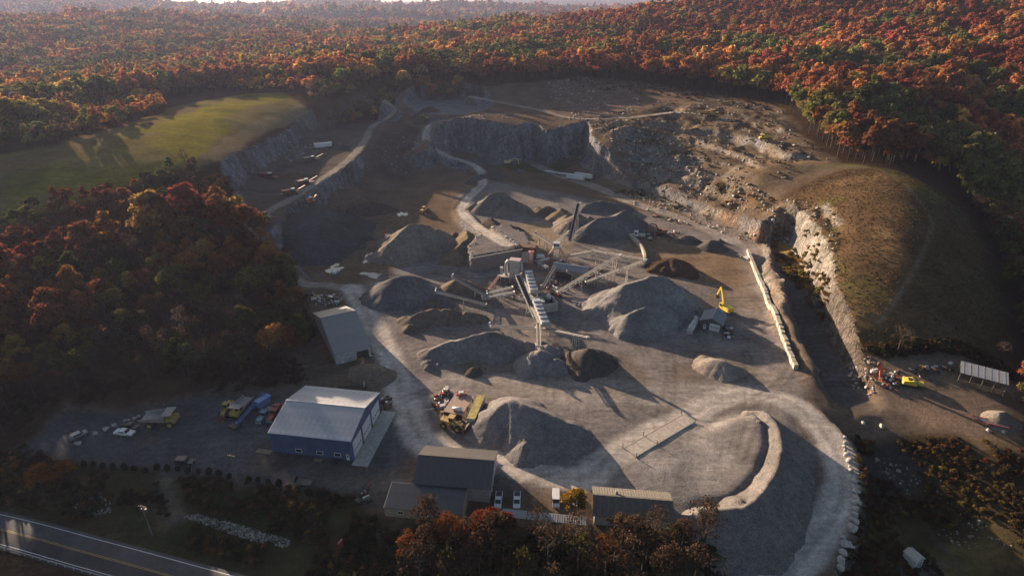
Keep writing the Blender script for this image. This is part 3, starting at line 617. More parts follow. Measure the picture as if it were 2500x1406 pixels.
# species by place
nA = fbm(X, Y, 90, 3, 110); nB = fbm(X, Y, 22, 2, 111); rnd = RNG.random(len(X))
leftw = (uu < 800) & (D < 420); hillr = (X > Y*(-.22)) & ~leftw & (D > 380); rightd = (uu > 1900) & (D < 520)
pr = np.zeros((len(X), 8))
def setp(mask, d):
    for k, p_ in d.items(): pr[mask, LN.index(k)] = p_
setp(np.ones(len(X), bool), dict(red=.05, rust=.25, orange=.20, gold=.10, olive=.26, green=.05, brown=.10))
setp(hillr, dict(red=.22, rust=.28, orange=.22, gold=.07, olive=.13, green=.05, brown=.04))
pr[rightd] = 0; setp(rightd, dict(red=.16, rust=.22, orange=.10, gold=.04, olive=.22, green=.20, brown=.06))
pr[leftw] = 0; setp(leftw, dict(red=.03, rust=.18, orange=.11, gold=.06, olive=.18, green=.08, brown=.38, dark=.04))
edge = hillr & (uu > 700) & (uu < 1300); pr[edge, LN.index('olive')] += .35; pr[edge, LN.index('gold')] += .08; pr[edge, LN.index('red')] *= .4
pr[:, LN.index('red')] *= np.exp(2.2*nA); pr[:, LN.index('olive')] *= np.exp(-2.0*nA+1.2*nB); pr[:, LN.index('green')] *= np.exp(-2.0*nA+1.5*nB); pr[:, LN.index('gold')] *= np.exp(1.5*nB)
cum = np.cumsum(pr/pr.sum(1, keepdims=True), 1); q_ = fbm(X, Y, 46, 3, 118)+.10*RNG.normal(size=len(X)); rk_ = np.empty(len(X)); rk_[np.argsort(q_)] = (np.arange(len(X))+.5)/len(X); SPC = (rk_[:, None] > cum).sum(1)
SPC = np.minimum(SPC, 7)
LCA = np.array([LC[k] for k in LN]); jitc = np.exp(RNG.normal(0, .20, (len(X), 1))+.5*fbm(X, Y, 160, 3, 115)[:, None])*np.exp(RNG.normal(0, .07, (len(X), 3)))
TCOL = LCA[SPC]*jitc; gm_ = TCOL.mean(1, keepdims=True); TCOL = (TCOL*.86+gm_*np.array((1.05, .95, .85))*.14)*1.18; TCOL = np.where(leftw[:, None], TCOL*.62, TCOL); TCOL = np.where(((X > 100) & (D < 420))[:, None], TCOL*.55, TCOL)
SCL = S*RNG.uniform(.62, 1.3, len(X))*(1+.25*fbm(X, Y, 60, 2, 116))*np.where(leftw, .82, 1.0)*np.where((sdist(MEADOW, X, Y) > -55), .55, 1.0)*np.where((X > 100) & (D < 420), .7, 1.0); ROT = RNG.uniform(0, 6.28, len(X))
order = np.argsort(np.where(inview, D, 1e9)); near_i = order[:200]; isn = np.zeros(len(X), bool); isn[near_i] = True
CW_ = dict(red='deep red', rust='rust brown', orange='orange', gold='golden yellow', olive='olive green', green='green', brown='dull brown', dark='dark green')
FW_ = dict(round='rounded', wide='broad', tall='tall narrow', sparse='thinly leaved', bare='nearly bare', pine='conifer')
def place_tree(x, y, z, kd_i, col, s, rot, label, group, name='broadleaf_tree'):
    kd, tm, cm = NEAR[kd_i]
    t = thing('conifer_tree' if kd == 'pine' else name, label, 'tree', (x, y, z-.15), rot, group); t.scale = (s, s, s*random.uniform(.92, 1.1))
    link('trunk', tm, None, t); c = link('crown', cm, None, t); c['leafcol'] = [float(q) for q in col]; return t
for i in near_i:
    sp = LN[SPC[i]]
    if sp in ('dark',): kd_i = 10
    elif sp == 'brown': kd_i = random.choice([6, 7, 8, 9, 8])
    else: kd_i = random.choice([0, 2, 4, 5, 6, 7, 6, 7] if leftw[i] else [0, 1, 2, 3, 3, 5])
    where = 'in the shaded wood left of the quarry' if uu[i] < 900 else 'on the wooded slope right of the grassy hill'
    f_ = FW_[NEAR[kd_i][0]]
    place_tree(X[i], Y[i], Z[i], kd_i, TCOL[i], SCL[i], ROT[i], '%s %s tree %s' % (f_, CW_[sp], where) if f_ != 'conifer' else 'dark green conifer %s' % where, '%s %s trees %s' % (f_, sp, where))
def scatter(name, coll, P3, var, rot, scl, cols, label, cat):
    """one object that sets a shape on every point"""
    me = bpy.data.meshes.new(name); me.vertices.add(len(P3)); me.vertices.foreach_set('co', np.ascontiguousarray(P3, np.float32).ravel())
    for an, ty, dat in (('variant', 'INT', np.asarray(var, np.int32)), ('turn', 'FLOAT', np.asarray(rot, np.float32)), ('size', 'FLOAT', np.asarray(scl, np.float32))):
        me.attributes.new(an, ty, 'POINT').data.foreach_set('value', dat)
    me.attributes.new('leafcol', 'FLOAT_COLOR', 'POINT').data.foreach_set('color', np.c_[cols, np.ones(len(P3))].astype(np.float32).ravel())
    me.update(); o = link(name, me); o['kind'] = 'stuff'; o['label'] = label; o['category'] = cat
    g = bpy.data.node_groups.new(name, 'GeometryNodeTree'); g.interface.new_socket('Geometry', in_out='INPUT', socket_type='NodeSocketGeometry'); g.interface.new_socket('Geometry', in_out='OUTPUT', socket_type='NodeSocketGeometry')
    n = g.nodes; l = g.links; gi = n.new('NodeGroupInput'); go = n.new('NodeGroupOutput'); ci = n.new('GeometryNodeCollectionInfo'); ci.inputs[0].default_value = coll; ci.inputs['Separate Children'].default_value = True; ci.inputs['Reset Children'].default_value = True
    ip = n.new('GeometryNodeInstanceOnPoints'); ip.inputs['Pick Instance'].default_value = True
    def at(nm, ty):
        a = n.new('GeometryNodeInputNamedAttribute'); a.data_type = ty; a.inputs[0].default_value = nm; return a.outputs[0]
    l.new(gi.outputs[0], ip.inputs['Points']); l.new(ci.outputs[0], ip.inputs['Instance']); l.new(at('variant', 'INT'), ip.inputs['Instance Index'])
    cx = n.new('ShaderNodeCombineXYZ'); l.new(at('turn', 'FLOAT'), cx.inputs[2]); l.new(cx.outputs[0], ip.inputs['Rotation']); l.new(at('size', 'FLOAT'), ip.inputs['Scale'])
    l.new(ip.outputs[0], go.inputs[0]); md = o.modifiers.new('scatter', 'NODES'); md.node_group = g; return o
fi = np.where(~isn)[0]
fv = RNG.choice([0, 1, 2, 3, 4, 2], len(fi)); fv = np.where(SPC[fi] == LN.index('brown'), 5, fv); fv = np.where(SPC[fi] == LN.index('dark'), 6, fv)
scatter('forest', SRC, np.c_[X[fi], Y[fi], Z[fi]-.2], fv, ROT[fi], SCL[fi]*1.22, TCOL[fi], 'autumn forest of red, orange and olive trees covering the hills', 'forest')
print('trees', len(fi))
# ------------------------------------------------------------------ common materials
M = dict(
 white=mat('white_paint', (.62, .61, .60), .45, 0, .10), dark=mat('dark_steel', (.045, .042, .042), .6, .3, .3), rubber=mat('rubber', (.022, .021, .021), .85), glass=mat('window_glass', (.02, .024, .03), .08, 0, .05),
 yellow=mat('machine_yellow', (.38, .25, .07), .6, 0, .3, 1.5), byellow=mat('bright_yellow', (.58, .43, .06), .45, 0, .12, 1.5), red=mat('red_paint', (.32, .045, .04), .5, 0, .25), orange=mat('orange_paint', (.55, .13, .05), .5, 0, .15), rust=mat('rusty_steel', (.13, .062, .035), .8, .2, .4, 2.0),
 bluep=mat('bright_blue_paint', (.12, .20, .42), .5, 0, .12), teal=mat('teal_paint', (.10, .20, .25), .45, 0, .15), silver=mat('silver_paint', (.30, .31, .32), .35, .4, .1), black=mat('black_paint', (.02, .02, .021), .35, 0, .1), brownp=mat('brown_paint', (.10, .06, .035), .5, 0, .2),
 steel=mat('dusty_steel', (.43, .39, .35), .6, .2, .25, .9), galv=mat('galvanised_sheet', (.44, .43, .43), .5, .3, .15, .6), belt=mat('conveyor_belt', (.040, .036, .034), .85, 0, .3), conc=mat('concrete', (.36, .335, .30), .9, 0, .22, .8, .3), block=mat('pale_block', (.37, .315, .26), .9, 0, .22, .9, .4), wood=mat('weathered_wood', (.20, .15, .105), .85, 0, .3, 2.0),
 bluewall=mat('blue_wall_sheet', (.058, .088, .170), .55, 0, .2, .45), roofw=mat('pale_roof_sheet', (.45, .435, .445), .5, .2, .2, .3), roofb=mat('brown_roof_sheet', (.095, .080, .074), .55, .1, .15, .5), roofd=mat('dark_roof_sheet', (.095, .085, .088), .6, .1, .15, .5), roofg=mat('grey_roof_sheet', (.26, .255, .27), .5, .2, .14, .5), tanwall=mat('tan_wall_sheet', (.34, .27, .18), .7), greywall=mat('charcoal_wall_sheet', (.085, .085, .095), .6), palewall=mat('pale_wall_sheet', (.38, .36, .35), .6),
 stone=mat('pale_stone', (.38, .345, .31), .9, 0, .35, .9, .6, 3.0), pole=mat('pole_wood', (.16, .125, .10), .85, 0, .2), pinkred=mat('faded_red_steel', (.36, .14, .12), .6, .1, .25))
def rd(d): return math.radians(d)
# ------------------------------------------------------------------ stockpiles
def pile(label, crests, col, slope=.66, rag=.9, step=.75, name='gravel_pile', group='stockpiles in the quarry', rnd=.15, gul=.10, seed=1, peb=1.4, cat='gravel pile', lobes=7, furrow=.55):
    lines = [[P(u, v, h) for u, v, h in c] for c in crests]; allp = [p for l in lines for p in l]
    hm = max(p.z for p in allp)+4; R = hm/slope+3
    xs = np.arange(min(p.x for p in allp)-R, max(p.x for p in allp)+R, step); ys = np.arange(min(p.y for p in allp)-R, max(p.y for p in allp)+R, step)
    X, Y = np.meshgrid(xs, ys); rag *= .6; wx = X+rag*fbm(X, Y, 7, 3, seed); wy = Y+rag*fbm(X, Y, 7, 3, seed+7); Hm = np.full(X.shape, -99.0)
    for l in lines:
        if len(l) == 1: d = np.hypot(wx-l[0].x, wy-l[0].y); z = l[0].z
        else:
            l = smooth_line(l, 5); d, z, _ = ldist(l, wx, wy); z = z+.35*fbm(X, Y, 5, 2, seed+3)
        sl = slope*(1+gul*fbm(X, Y, 5, 3, seed+11)); h = z-sl*(np.sqrt(d*d+rnd*rnd)-rnd); k = .5
        Hm = np.maximum(Hm, h)+np.where(np.abs(Hm-h) < k, .25*(k-np.abs(Hm-h))**2/k, 0)
    if hm > 8 and lobes:
        r = np.random.default_rng(900+seed)
        for _ in range(lobes):
            l = lines[r.integers(0, len(lines))]; c = l[r.integers(0, len(l))]; q = r.uniform(.25, .75)*c.z/slope; a = r.uniform(0, 6.28); cx, cy = c.x+math.cos(a)*q+r.normal()*2, c.y+math.sin(a)*q+r.normal()*2; zc = c.z-slope*q+r.uniform(.3, 1.1)
            h = zc-slope*1.05*np.hypot(wx-cx, wy-cy); Hm = np.maximum(Hm, h)
    cxm, cym = np.mean([p.x for p in allp]), np.mean([p.y for p in allp]); an = np.arctan2(Y-cym, X-cxm); rr = np.hypot(X-cxm, Y-cym)
    Hm = Hm-furrow*np.abs(fbm(an*9+seed, rr*.06, 1.0, 3, seed+15))*np.clip(rr/6, 0, 1)
    G = hza(X.ravel(), Y.ravel()).reshape(X.shape); Hm = Hm+.16*fbm(X, Y, 2.2, 3, seed+5)
    ok = Hm > G-.05; Z = np.where(ok, Hm, np.maximum(Hm, G-.5)); i = np.arange(X.size).reshape(X.shape)
    F = np.stack([i[:-1, :-1], i[:-1, 1:], i[1:, 1:], i[1:, :-1]], -1).reshape(-1, 4); okf = ok.ravel()[F].any(1); F = F[okf]; us = np.unique(F); rm = np.full(X.size, -1); rm[us] = np.arange(len(us))
    if not len(F): return None
    V = np.c_[X.ravel(), Y.ravel(), Z.ravel()][us]; b = Vector((allp[0].x, allp[0].y, 0)); V = V-np.array(b)
    m = earth('pile_'+'_'.join('%03d' % int(c*1000) for c in col)+('' if peb == 1.4 else '_coarse'), False, col, peb, .5 if peb == 1.4 else .9)
    o = link(name, np_mesh(name, V, rm[F]), m); o.location = b; tag(o, label, cat, group); return o
GR = (.165, .147, .140); LG = (.205, .182, .172); TN = (.185, .155, .132); DK = (.085, .071, .063); BL = (.095, .092, .100)
pile('dark brown cone of fine gravel, right of the pale cone below the conveyors', [[(1437,850,6.6)]], DK, .64, .5, seed=2)
pile('pale grey cone of gravel under the end of the front conveyor', [[(1318,855,5.4)]], LG, .62, .6, seed=3)
pile('long grey ridge of gravel with lumpy crest under the left front conveyor', [[(1052,852,3.2),(1085,838,4.6),(1130,826,5.0),(1190,808,7.4),(1225,815,6.8),(1262,828,4.0)],[(1045,880,2.0)]], GR, .62, 1.2, seed=4)
pile('low brown row of scalloped heaps left of the screening plant', [[(1008,768,3.5),(1035,758,4.6),(1060,752,5.0)],[(1085,754,4.6),(1110,757,4.4)],[(1140,760,4.2),(1165,764,3.0)]], (.145,.115,.093), .62, 1.0, seed=5)
pile('blue-grey gravel pile with sunlit left flank beside the haul road', [[(958,678,9.2),(990,671,10.0),(1025,676,9.6),(1040,690,7.0)]], (.140,.128,.128), .62, .8, seed=6)
pile('dark brown heap under the two thin conveyors left of the plant', [[(1100,690,5.0),(1122,678,7.0),(1150,690,5.6)],[(1062,728,4.0)]], (.135,.105,.085), .62, 1.0, seed=7)
pile('tall ridged pile of tan crushed stone with furrowed sunlit flank', [[(955,592,8.0),(985,560,12.5),(1005,545,13.5),(1045,550,11.0),(1065,562,7)]], TN, .68, 1.6, gul=.28, seed=8)
pile('whitish mixed mound with pale streaks beside the winding road', [[(1178,492,6.0),(1200,474,9.5),(1225,470,10.2),(1250,486,7.0)]], (.175,.152,.132), .60, 2.2, gul=.2, seed=9, peb=1.6)
pile('sunlit conical pile behind the tall stacker conveyor', [[(1408,521,8.8)]], TN, .62, .8, seed=10)
pile('large dark grey pile with sharp peak right of the tall stacker', [[(1440,545,7.5),(1470,530,8.8),(1500,528,9.2),(1530,513,10.8),(1550,535,7)]], (.135,.122,.118), .62, 1.0, seed=11)
pile('low dark grey row of gravel behind the peaked pile', [[(1432,498,4.0),(1465,490,5.2),(1500,494,5.0),(1530,500,3.4)]], (.13,.118,.112), .6, 1.2, seed=12)
pile('huge coarse rock pile beneath the long truss conveyors', [[(1528,694,12.0),(1545,690,12.6),(1590,676,13.2),(1625,676,12.8),(1660,702,9.5)],[(1538,765,6.5),(1575,748,7.5),(1620,745,7.0)],[(1475,735,4.5)]], (.205,.188,.180), .66, 1.4, gul=.2, seed=13, peb=1.7)
pile('largest foreground stockpile of grey gravel with ridged top', [[(1212,1000,6.6),(1240,978,8.8),(1262,980,9.2),(1310,1000,8.4),(1350,1015,7.2),(1382,1030,5.4)],[(1300,1035,6.6),(1340,1040,6.2)]], (.172,.155,.150), .64, .9, gul=.12, seed=14)
pile('low pale sand heap right of the shadow of the cones', [[(1742,876,3.6),(1770,882,3.8),(1795,893,2.4)],[(1720,868,1.6)]], (.225,.188,.158), .5, .8, seed=15)
pile('small dark gravel heap on the open yard', [[(1155,897,2.2)]], DK, .62, .3, .5, seed=16)
pile('dull brown sand heap behind the blue hall', [[(890,890,3.2),(918,900,3.6)]], (.185,.140,.105), .5, .9, seed=17)
pile('broad dark slope of fine gravel tipped from the left bench', [[(668,552,13.5),(712,532,17.0),(752,508,17.2),(772,505,16.0)]], (.070,.064,.066), .50, 1.2, seed=18)
pile('dark reddish brown heap below the left quarry bench', [[(872,498,5.2),(905,492,6.2),(935,498,4.6)]], (.082,.060,.048), .5, 1.0, seed=19)
pile('small black heap at the foot of the haul road boulders', [[(1247,548,4.6)]], (.075,.070,.072), .62, .5, seed=20)
pile('earth bank topped with dark soil beside the winding road', [[(1192,532,5.2),(1205,542,4.6),(1218,556,3.4)]], (.10,.08,.065), .75, 1.2, seed=21)
pile('brown and green spoil ridge left of the retaining wall', [[(1118,600,7.2),(1140,580,7.6),(1135,560,6.0)],[(1125,625,4.0)]], (.155,.118,.080), .8, 1.6, gul=.3, seed=22)
pile('left of two small brown heaps behind the stone yard', [[(1322,508,4.4),(1340,503,5.0)]], (.165,.125,.09), .6, .8, seed=23)
pile('right of two small brown heaps behind the stone yard', [[(1368,512,6.0),(1388,530,3.5)]], (.19,.145,.10), .6, .8, seed=24)
pile('dark rounded gravel heap beside the yard road near the flatbed', [[(1736,585,4.6),(1750,588,4.0)]], (.090,.080,.072), .62, .8, seed=25)
pile('dark gravel heap left of the rounded one by the yard road', [[(1672,574,3.6),(1690,576,3.6)]], (.105,.09,.078), .62, .8, seed=26)
pile('reddish brown heap of bark and brush on the yard edge', [[(1610,640,4.0),(1640,628,6.4),(1675,640,5.6),(1690,660,3.0)]], (.085,.055,.038), .6, 2.0, gul=.4, seed=27, name='brush_heap', peb=2.0, cat='brush heap', group='heaps of brush')
pile('triangular dark heap beside the pit road', [[(1205,410,7.0)]], (.10,.088,.08), .7, 1.0, seed=28)
pile('brown sand cone on the left quarry bench', [[(718,414,22.5)]], (.135,.095,.068), .5, .8, seed=29)
pile('dark gravel cone beside the white trailer on the bench', [[(815,345,22.0),(835,352,21.5)]], (.065,.06,.06), .55, .8, seed=30)
pile('brown heap in the upper pit', [[(1040,262,33.0),(1055,260,33.5)]], (.085,.06,.045), .6, 1.0, seed=31)
pile('small grey gravel heap by the open pole barn', [[(2440,1008,2.6),(2455,1006,2.2)]], (.20,.17,.14), .6, .6, .5, seed=32)
pile('crescent ridge of pale sand around the loading pad', [[(1830,1002,2.2),(1866,1004,3.8),(1896,1036,4.7),(1908,1090,5.0),(1896,1147,5.0),(1872,1190,4.9),(1836,1224,4.4),(1790,1241,3.8),(1715,1246,3.0)],[(1856,1024,4.4)],[(1812,1216,4.0)],[(1844,1206,4.3)]], (.165,.146,.134), .80, .5, .7, gul=.12, seed=33, name='sand_ridge', group=None, cat='sand ridge', lobes=0, furrow=.3)
# ------------------------------------------------------------------ buildings
def gable(name, label, loc, rz, L, W, he, hr, wm, rm, npan=10, ov=.5, cat='building', ribs=3, open_=False, ysplit=0.0):
    t = thing(name, label, cat, loc, rz); hw = W/2
    if not open_:
        MB().prism([(-hw, -.6), (hw, -.6), (hw, he), (ysplit, hr), (-hw, he)], -L/2, L/2, 'x').build('wall', wm, t)
    for sgn in (-1, 1):
        run = (hw-sgn*ysplit)+ov; dz = (hr-he)/(hw-sgn*ysplit); y1 = sgn*(hw+ov); z1 = he-dz*ov; pw = (L+2*ov)/npan
        mb = MB(); a = Vector((0, ysplit, hr+.12)); b = Vector((0, y1, z1+.12)); nrm = Vector((0, sgn*(hr-z1), run)).normalized()
        g = pw/2-.015
        mb.add([a+Vector((-g, 0, 0)), a+Vector((g, 0, 0)), b+Vector((g, 0, 0)), b+Vector((-g, 0, 0)), a+Vector((-g, 0, 0))-nrm*.07, a+Vector((g, 0, 0))-nrm*.07, b+Vector((g, 0, 0))-nrm*.07, b+Vector((-g, 0, 0))-nrm*.07], [(0, 1, 2, 3), (7, 6, 5, 4), (0, 4, 5, 1), (1, 5, 6, 2), (2, 6, 7, 3), (3, 7, 4, 0)])
        for k in range(ribs):
            xr = -pw/2+pw*(k+.5)/ribs; mb.bar(a+Vector((xr, 0, 0))+nrm*.03, b+Vector((xr, 0, 0))+nrm*.03, .09, .09, nrm)
        me = mb.mesh('roof_panel'); me.materials.append(rm)
        for i in range(npan):
            o = link('roof_panel', me, None, t); o.location = (-L/2-ov+pw*(i+.5), 0, 0)
    MB().bar((-L/2-ov, ysplit, hr+.17), (L/2+ov, ysplit, hr+.17), .5, .14).build('ridge_cap', rm, t)
    return t
def window(t, x, y, z, w, h, n=(0, -1), panes=2):
    """framed window set into a wall that looks along n"""
    ax = Vector((-n[1], n[0], 0)); nn = Vector((n[0], n[1], 0)); c = Vector((x, y, z)); fr = MB()
    for s in (-1, 1):
        fr.bar(c+ax*s*w/2-Vector((0, 0, h/2)), c+ax*s*w/2+Vector((0, 0, h/2)), .14, .14); fr.bar(c-ax*w/2+Vector((0, 0, s*h/2)), c+ax*w/2+Vector((0, 0, s*h/2)), .14, .14)
    f = fr.build('window', M['white'], t)
    for i in range(panes):
        pc = c+ax*(w*((i+.5)/panes-.5)); q = MB(); a = ax*(w/panes/2-.06); b = Vector((0, 0, h/2-.06)); q.add([pc-a-b+nn*.02, pc+a-b+nn*.02, pc+a+b+nn*.02, pc-a+b+nn*.02, pc-a-b-nn*.02, pc+a-b-nn*.02, pc+a+b-nn*.02, pc-a+b-nn*.02], [(0, 1, 2, 3), (7, 6, 5, 4), (0, 4, 5, 1), (1, 5, 6, 2), (2, 6, 7, 3), (3, 7, 4, 0)]).build('pane', M['glass'], f)
    return f
def garage_door(t, x, y, w, h, n=(1, 0), m=None, nwin=4, zw=.42):
    ax = Vector((-n[1], n[0], 0)); nn = Vector((n[0], n[1], 0)); c = Vector((x, y, h/2+.02)); k = 6; mb = MB()
    for i in range(k):
        z = h*(i+.5)/k; p = Vector((x, y, z)); mb.bar(p-ax*w/2+nn*.05, p+ax*w/2+nn*.05, .12, h/k-.05)
    d = mb.build('garage_door', m or M['white'], t)
    for i in range(nwin):
        p = Vector((x, y, h*zw))+ax*(w*((i+.5)/nwin-.5))+nn*.12; a = ax*(w/nwin*.33); MB().bar(p-a, p+a, .04, .32).build('pane', M['glass'], d)
    tr = MB()
    for s in (-1, 1): tr.bar(Vector((x, y, 0))+ax*s*(w/2+.12)+nn*.06, Vector((x, y, h+.12))+ax*s*(w/2+.12)+nn*.06, .2, .2)
    tr.bar(Vector((x, y, h+.12))-ax*(w/2+.2)+nn*.06, Vector((x, y, h+.12))+ax*(w/2+.2)+nn*.06, .2, .2); tr.build('trim', M['white'], d); return d
def entry(t, x, y, n=(0, -1)):
    ax = Vector((-n[1], n[0], 0)); nn = Vector((n[0], n[1], 0)); p = Vector((x, y, 1.08)); d = MB().bar(p-ax*.5+nn*.05, p+ax*.5+nn*.05, .1, 2.15).build('door', M['white'], t)
    MB().bar(p-ax*.2+nn*.12+Vector((0, 0, .45)), p+ax*.2+nn*.12+Vector((0, 0, .45)), .03, .7).build('pane', M['glass'], d); q = p+ax*.4+nn*.14; MB().bar(q-Vector((0, 0, .08)), q+Vector((0, 0, .08)), .06, .06).build('handle', M['dark'], d)
t = gable('blue_hall', 'blue metal workshop hall with pale ribbed roof and three white garage doors', (-56.6, 147.0, 0), rd(-8.7), 24.6, 23.0, 7.4, 10.2, M['bluewall'], M['roofw'], 14, .45)
for y in (-7.4, 0, 7.4): garage_door(t, 12.3, y, 5.6, 5.4)
for x in (-4.2, 2.3, 7.8): window(t, x, -11.56, 1.6, 1.9, 1.2)
entry(t, 10.9, -11.5)
tr = MB()
for x in (-12.3, 12.3):
    for y in (-11.5, 11.5): MB().box((x, y, 3.6), (.34, .34, 7.5)).build('corner_trim', mat('light_blue_trim', (.07, .12, .26), .5), t)

MB().bar((-12.4, -12.0, 7.25), (12.4, -12.0, 7.25), .2, .22).build('gutter', M['bluewall'], t)
MB().cyl((-.6, -11.75, 0), (-.6, -11.75, 7.1), .08, None, 6).build('downpipe', M['bluewall'], t)
def fwd(t, x, y, z=0):
    c, s = math.cos(t.rotation_euler.z), math.sin(t.rotation_euler.z); return (t.location.x+x*c-y*s, t.location.y+x*s+y*c, t.location.z+z)
a = MB().box((0, 0, .02), (4.8, 25.5, .24)).build('concrete_apron', M['conc']); a.location = fwd(t, 15.0, -.6); a.rotation_euler.z = t.rotation_euler.z; a['kind'] = 'structure'
for i, y in enumerate((-3.7, 3.7, 11.3)):
    b = thing('bollard', ['yellow post between the two nearest garage doors', 'yellow post between the middle and far garage doors', 'yellow post at the far corner of the blue hall'][i], 'bollard', fwd(t, 13.2, y), 0, 'yellow posts by the garage doors'); MB().cyl((0, 0, 0), (0, 0, 1.25), .17, None, 8).build('post', M['byellow'], b); MB().cyl((0, 0, 1.25), (0, 0, 1.36), .17, .06, 8).build('cap', M['byellow'], b)
b = thing('wooden_table', 'small wooden bench table against the blue wall under the window', 'table', fwd(t, 2.6, -13.6), t.rotation_euler.z); MB().box((0, 0, .8), (2.3, 1.2, .1)).build('top', M['wood'], b)
for x, y in ((-1, -.5), (1, -.5), (1, .5), (-1, .5)): MB().box((x, y, .38), (.12, .12, .76)).build('leg', M['wood'], b)
b = thing('wooden_pallet', 'flat reddish wooden panel lying on the lot left of the blue hall', 'panel', PG(645, 1102), rd(-10)); 
for i in range(8): MB().box((-2.1+i*.6, 0, .12), (.56, 1.7, .1)).build('plank', M['wood'], b)
b = thing('barrel', 'dark barrel by the door corner of the blue hall', 'barrel', fwd(t, 7.9, -13.2)); MB().cyl((0, 0, 0), (0, 0, 1.1), .5, None, 12).build('drum', M['black'], b); MB().cyl((0, 0, 1.1), (0, 0, 1.16), .53, None, 12).build('lid', M['dark'], b)
# brown barn with lean-to
t = gable('brown_roof_barn', 'barn with brown ribbed roof and long dark lean-to', (-15.2, 126.0, 0), rd(-6.5), 20.2, 14.2, 4.9, 8.0, M['palewall'], M['roofb'], 12)
mb = MB(); mb.prism([(-14.6, -.5), (-7.1, -.5), (-7.1, 4.1), (-14.6, 2.9)], -16.2, 4.4, 'x').build('lean_to_wall', M['tanwall'], t)
lt = MB(); lt.prism([(-15.0, 2.95), (-7.0, 4.25), (-7.0, 4.37), (-15.0, 3.07)], -.84, .84, 'x')
for k in range(3): lt.bar((-.56+.56*k, -15.0, 3.1), (-.56+.56*k, -7.0, 4.4), .08, .08)
me = lt.mesh('roof_panel'); me.materials.append(M['roofd'])
for i in range(12): o = link('roof_panel', me, None, t); o.location = (-15.5+i*1.71, 0, 0)
entry(t, 10.15, -3, (1, 0)); window(t, 10.15, 2.5, 2, 1.5, 1.1, (1, 0)); window(t, -12, -14.65, 1.5, 1.4, 1.0); window(t, -6, -14.65, 1.5, 1.4, 1.0)
# office
t = gable('site_office', 'low office with mossy grey roof behind the bare trees', (31.1, 114.4, 0), rd(-6.3), 19.4, 9.4, 3.0, 5.0, M['palewall'], mat('mossy_roof', (.145, .125, .100), .8, 0, .3, .6), 10)
for x in (-6, -1.5, 3, 7): window(t, x, -4.75, 1.7, 1.3, 1.1)
entry(t, 8.8, -4.7); MB().box((-4, 1.5, 5.1), (.7, .7, 1.2)).build('chimney', M['conc'], t); window(t, 9.75, 0, 1.7, 1.3, 1.1, (1, 0))
a0, a1 = P(1225, 1250, 2.6), P(1433, 1272, 2.6); t = thing('carport_roof', 'long corrugated carport strip between the barn and the office', 'carport', ((a0.x+a1.x)/2, (a0.y+a1.y)/2, 0), math.atan2(a1.y-a0.y, a1.x-a0.x)); Lc = (a1-a0).length
me = MB().box((0, 0, 2.6), (1.16, 2.7, .08)).bar((-.3, -1.35, 2.68), (-.3, 1.35, 2.68), .08).bar((.3, -1.35, 2.68), (.3, 1.35, 2.68), .08).mesh('roof_panel'); me.materials.append(M['roofg'])
nn_ = int(Lc/1.2)
for i in range(nn_): o = link('roof_panel', me, None, t); o.location = (-Lc/2+1.2*(i+.5), 0, random.uniform(-.03, .03))
for i in range(6):
    for y in (-1.2, 1.2): MB().box((-Lc/2+.5+i*(Lc-1)/5, y, 1.2), (.14, .14, 2.7)).build('post', M['wood'], t)
# long shed by the wood, garage, crusher shed, pole barn
t = gable('long_shed', 'long metal shed at the wood edge, far roof slope sunlit', (-67.6, 203.6, 0), rd(28.5), 13.0, 37, 4.2, 10.6, M['palewall'], mat('smooth_grey_roof', (.25, .235, .225), .5, .2, .08, .4), 10, .3, ribs=1)
MB().box((3.5, -18.55, 1.6), (4.4, .12, 3.2)).build('door', M['dark'], t); entry(t, -4, -18.5)
t = gable('grey_garage', 'small charcoal garage with white doors on the yard', (82.5, 213.8, 0), rd(61.8), 9.3, 8.4, 3.7, 5.7, M['greywall'], M['roofg'], 6)
garage_door(t, -4.65, -1.6, 3.6, 3.0, (-1, 0), None, 4, .6); entry(t, -4.65, 2.3, (-1, 0)); window(t, 0, -4.25, 1.8, 1.2, 1.0)
t = gable('crusher_shed', 'open fronted metal shed with pale roof in the crushing plant', (28.2, 261.2, 0), rd(-21), 16.4, 7.0, 5.0, 6.4, mat('tan_sheet', (.30, .25, .20), .6), M['roofg'], 9, .35)
MB().box((-2, -3.55, 1.9), (9.0, .12, 3.6)).build('opening', M['dark'], t)
c0 = (P(2346.7, 918.7, 4.5)+P(2466, 950.5, 4.5)+P(2336, 890, 4.9)+P(2452, 921, 4.9))/4
t = thing('pole_barn', 'open pole barn with grey sheet roof and slatted half wall', 'barn', (c0.x, c0.y, hz(c0.x, c0.y)), rd(-34))
me = MB().prism([(-3.6, 4.3), (3.6, 5.2), (3.6, 5.3), (-3.6, 4.4)], -.93, .93, 'x').bar((0, -3.6, 4.42), (0, 3.6, 5.32), .08).mesh('roof_panel'); me.materials.append(M['roofg'])
for i in range(7): o = link('roof_panel', me, None, t); o.location = (-5.7+i*1.9, 0, 0)
for i in range(5):
    for y, h in ((-3.2, 4.3), (3.2, 5.1)): MB().box((-6.4+i*3.2, y, h/2-.2), (.22, .22, h+.4)).build('post', M['wood'], t)
for i in range(26): MB().box((-6.3+i*.5, -3.2, .7), (.3, .06, 1.4)).build('slat', M['wood'], t)
MB().bar((-6.5, -3.05, 1.45), (6.5, -3.05, 1.45), .12).build('rail', M['wood'], t); MB().bar((-6.5, 3.2, 4.95), (6.5, 3.2, 4.95), .16, .3).build('beam', M['wood'], t)
b = pile('light sandy heap inside the open pole barn', [[(2402, 945, 2.0)]], (.30, .22, .16), .7, .4, .5, seed=51)
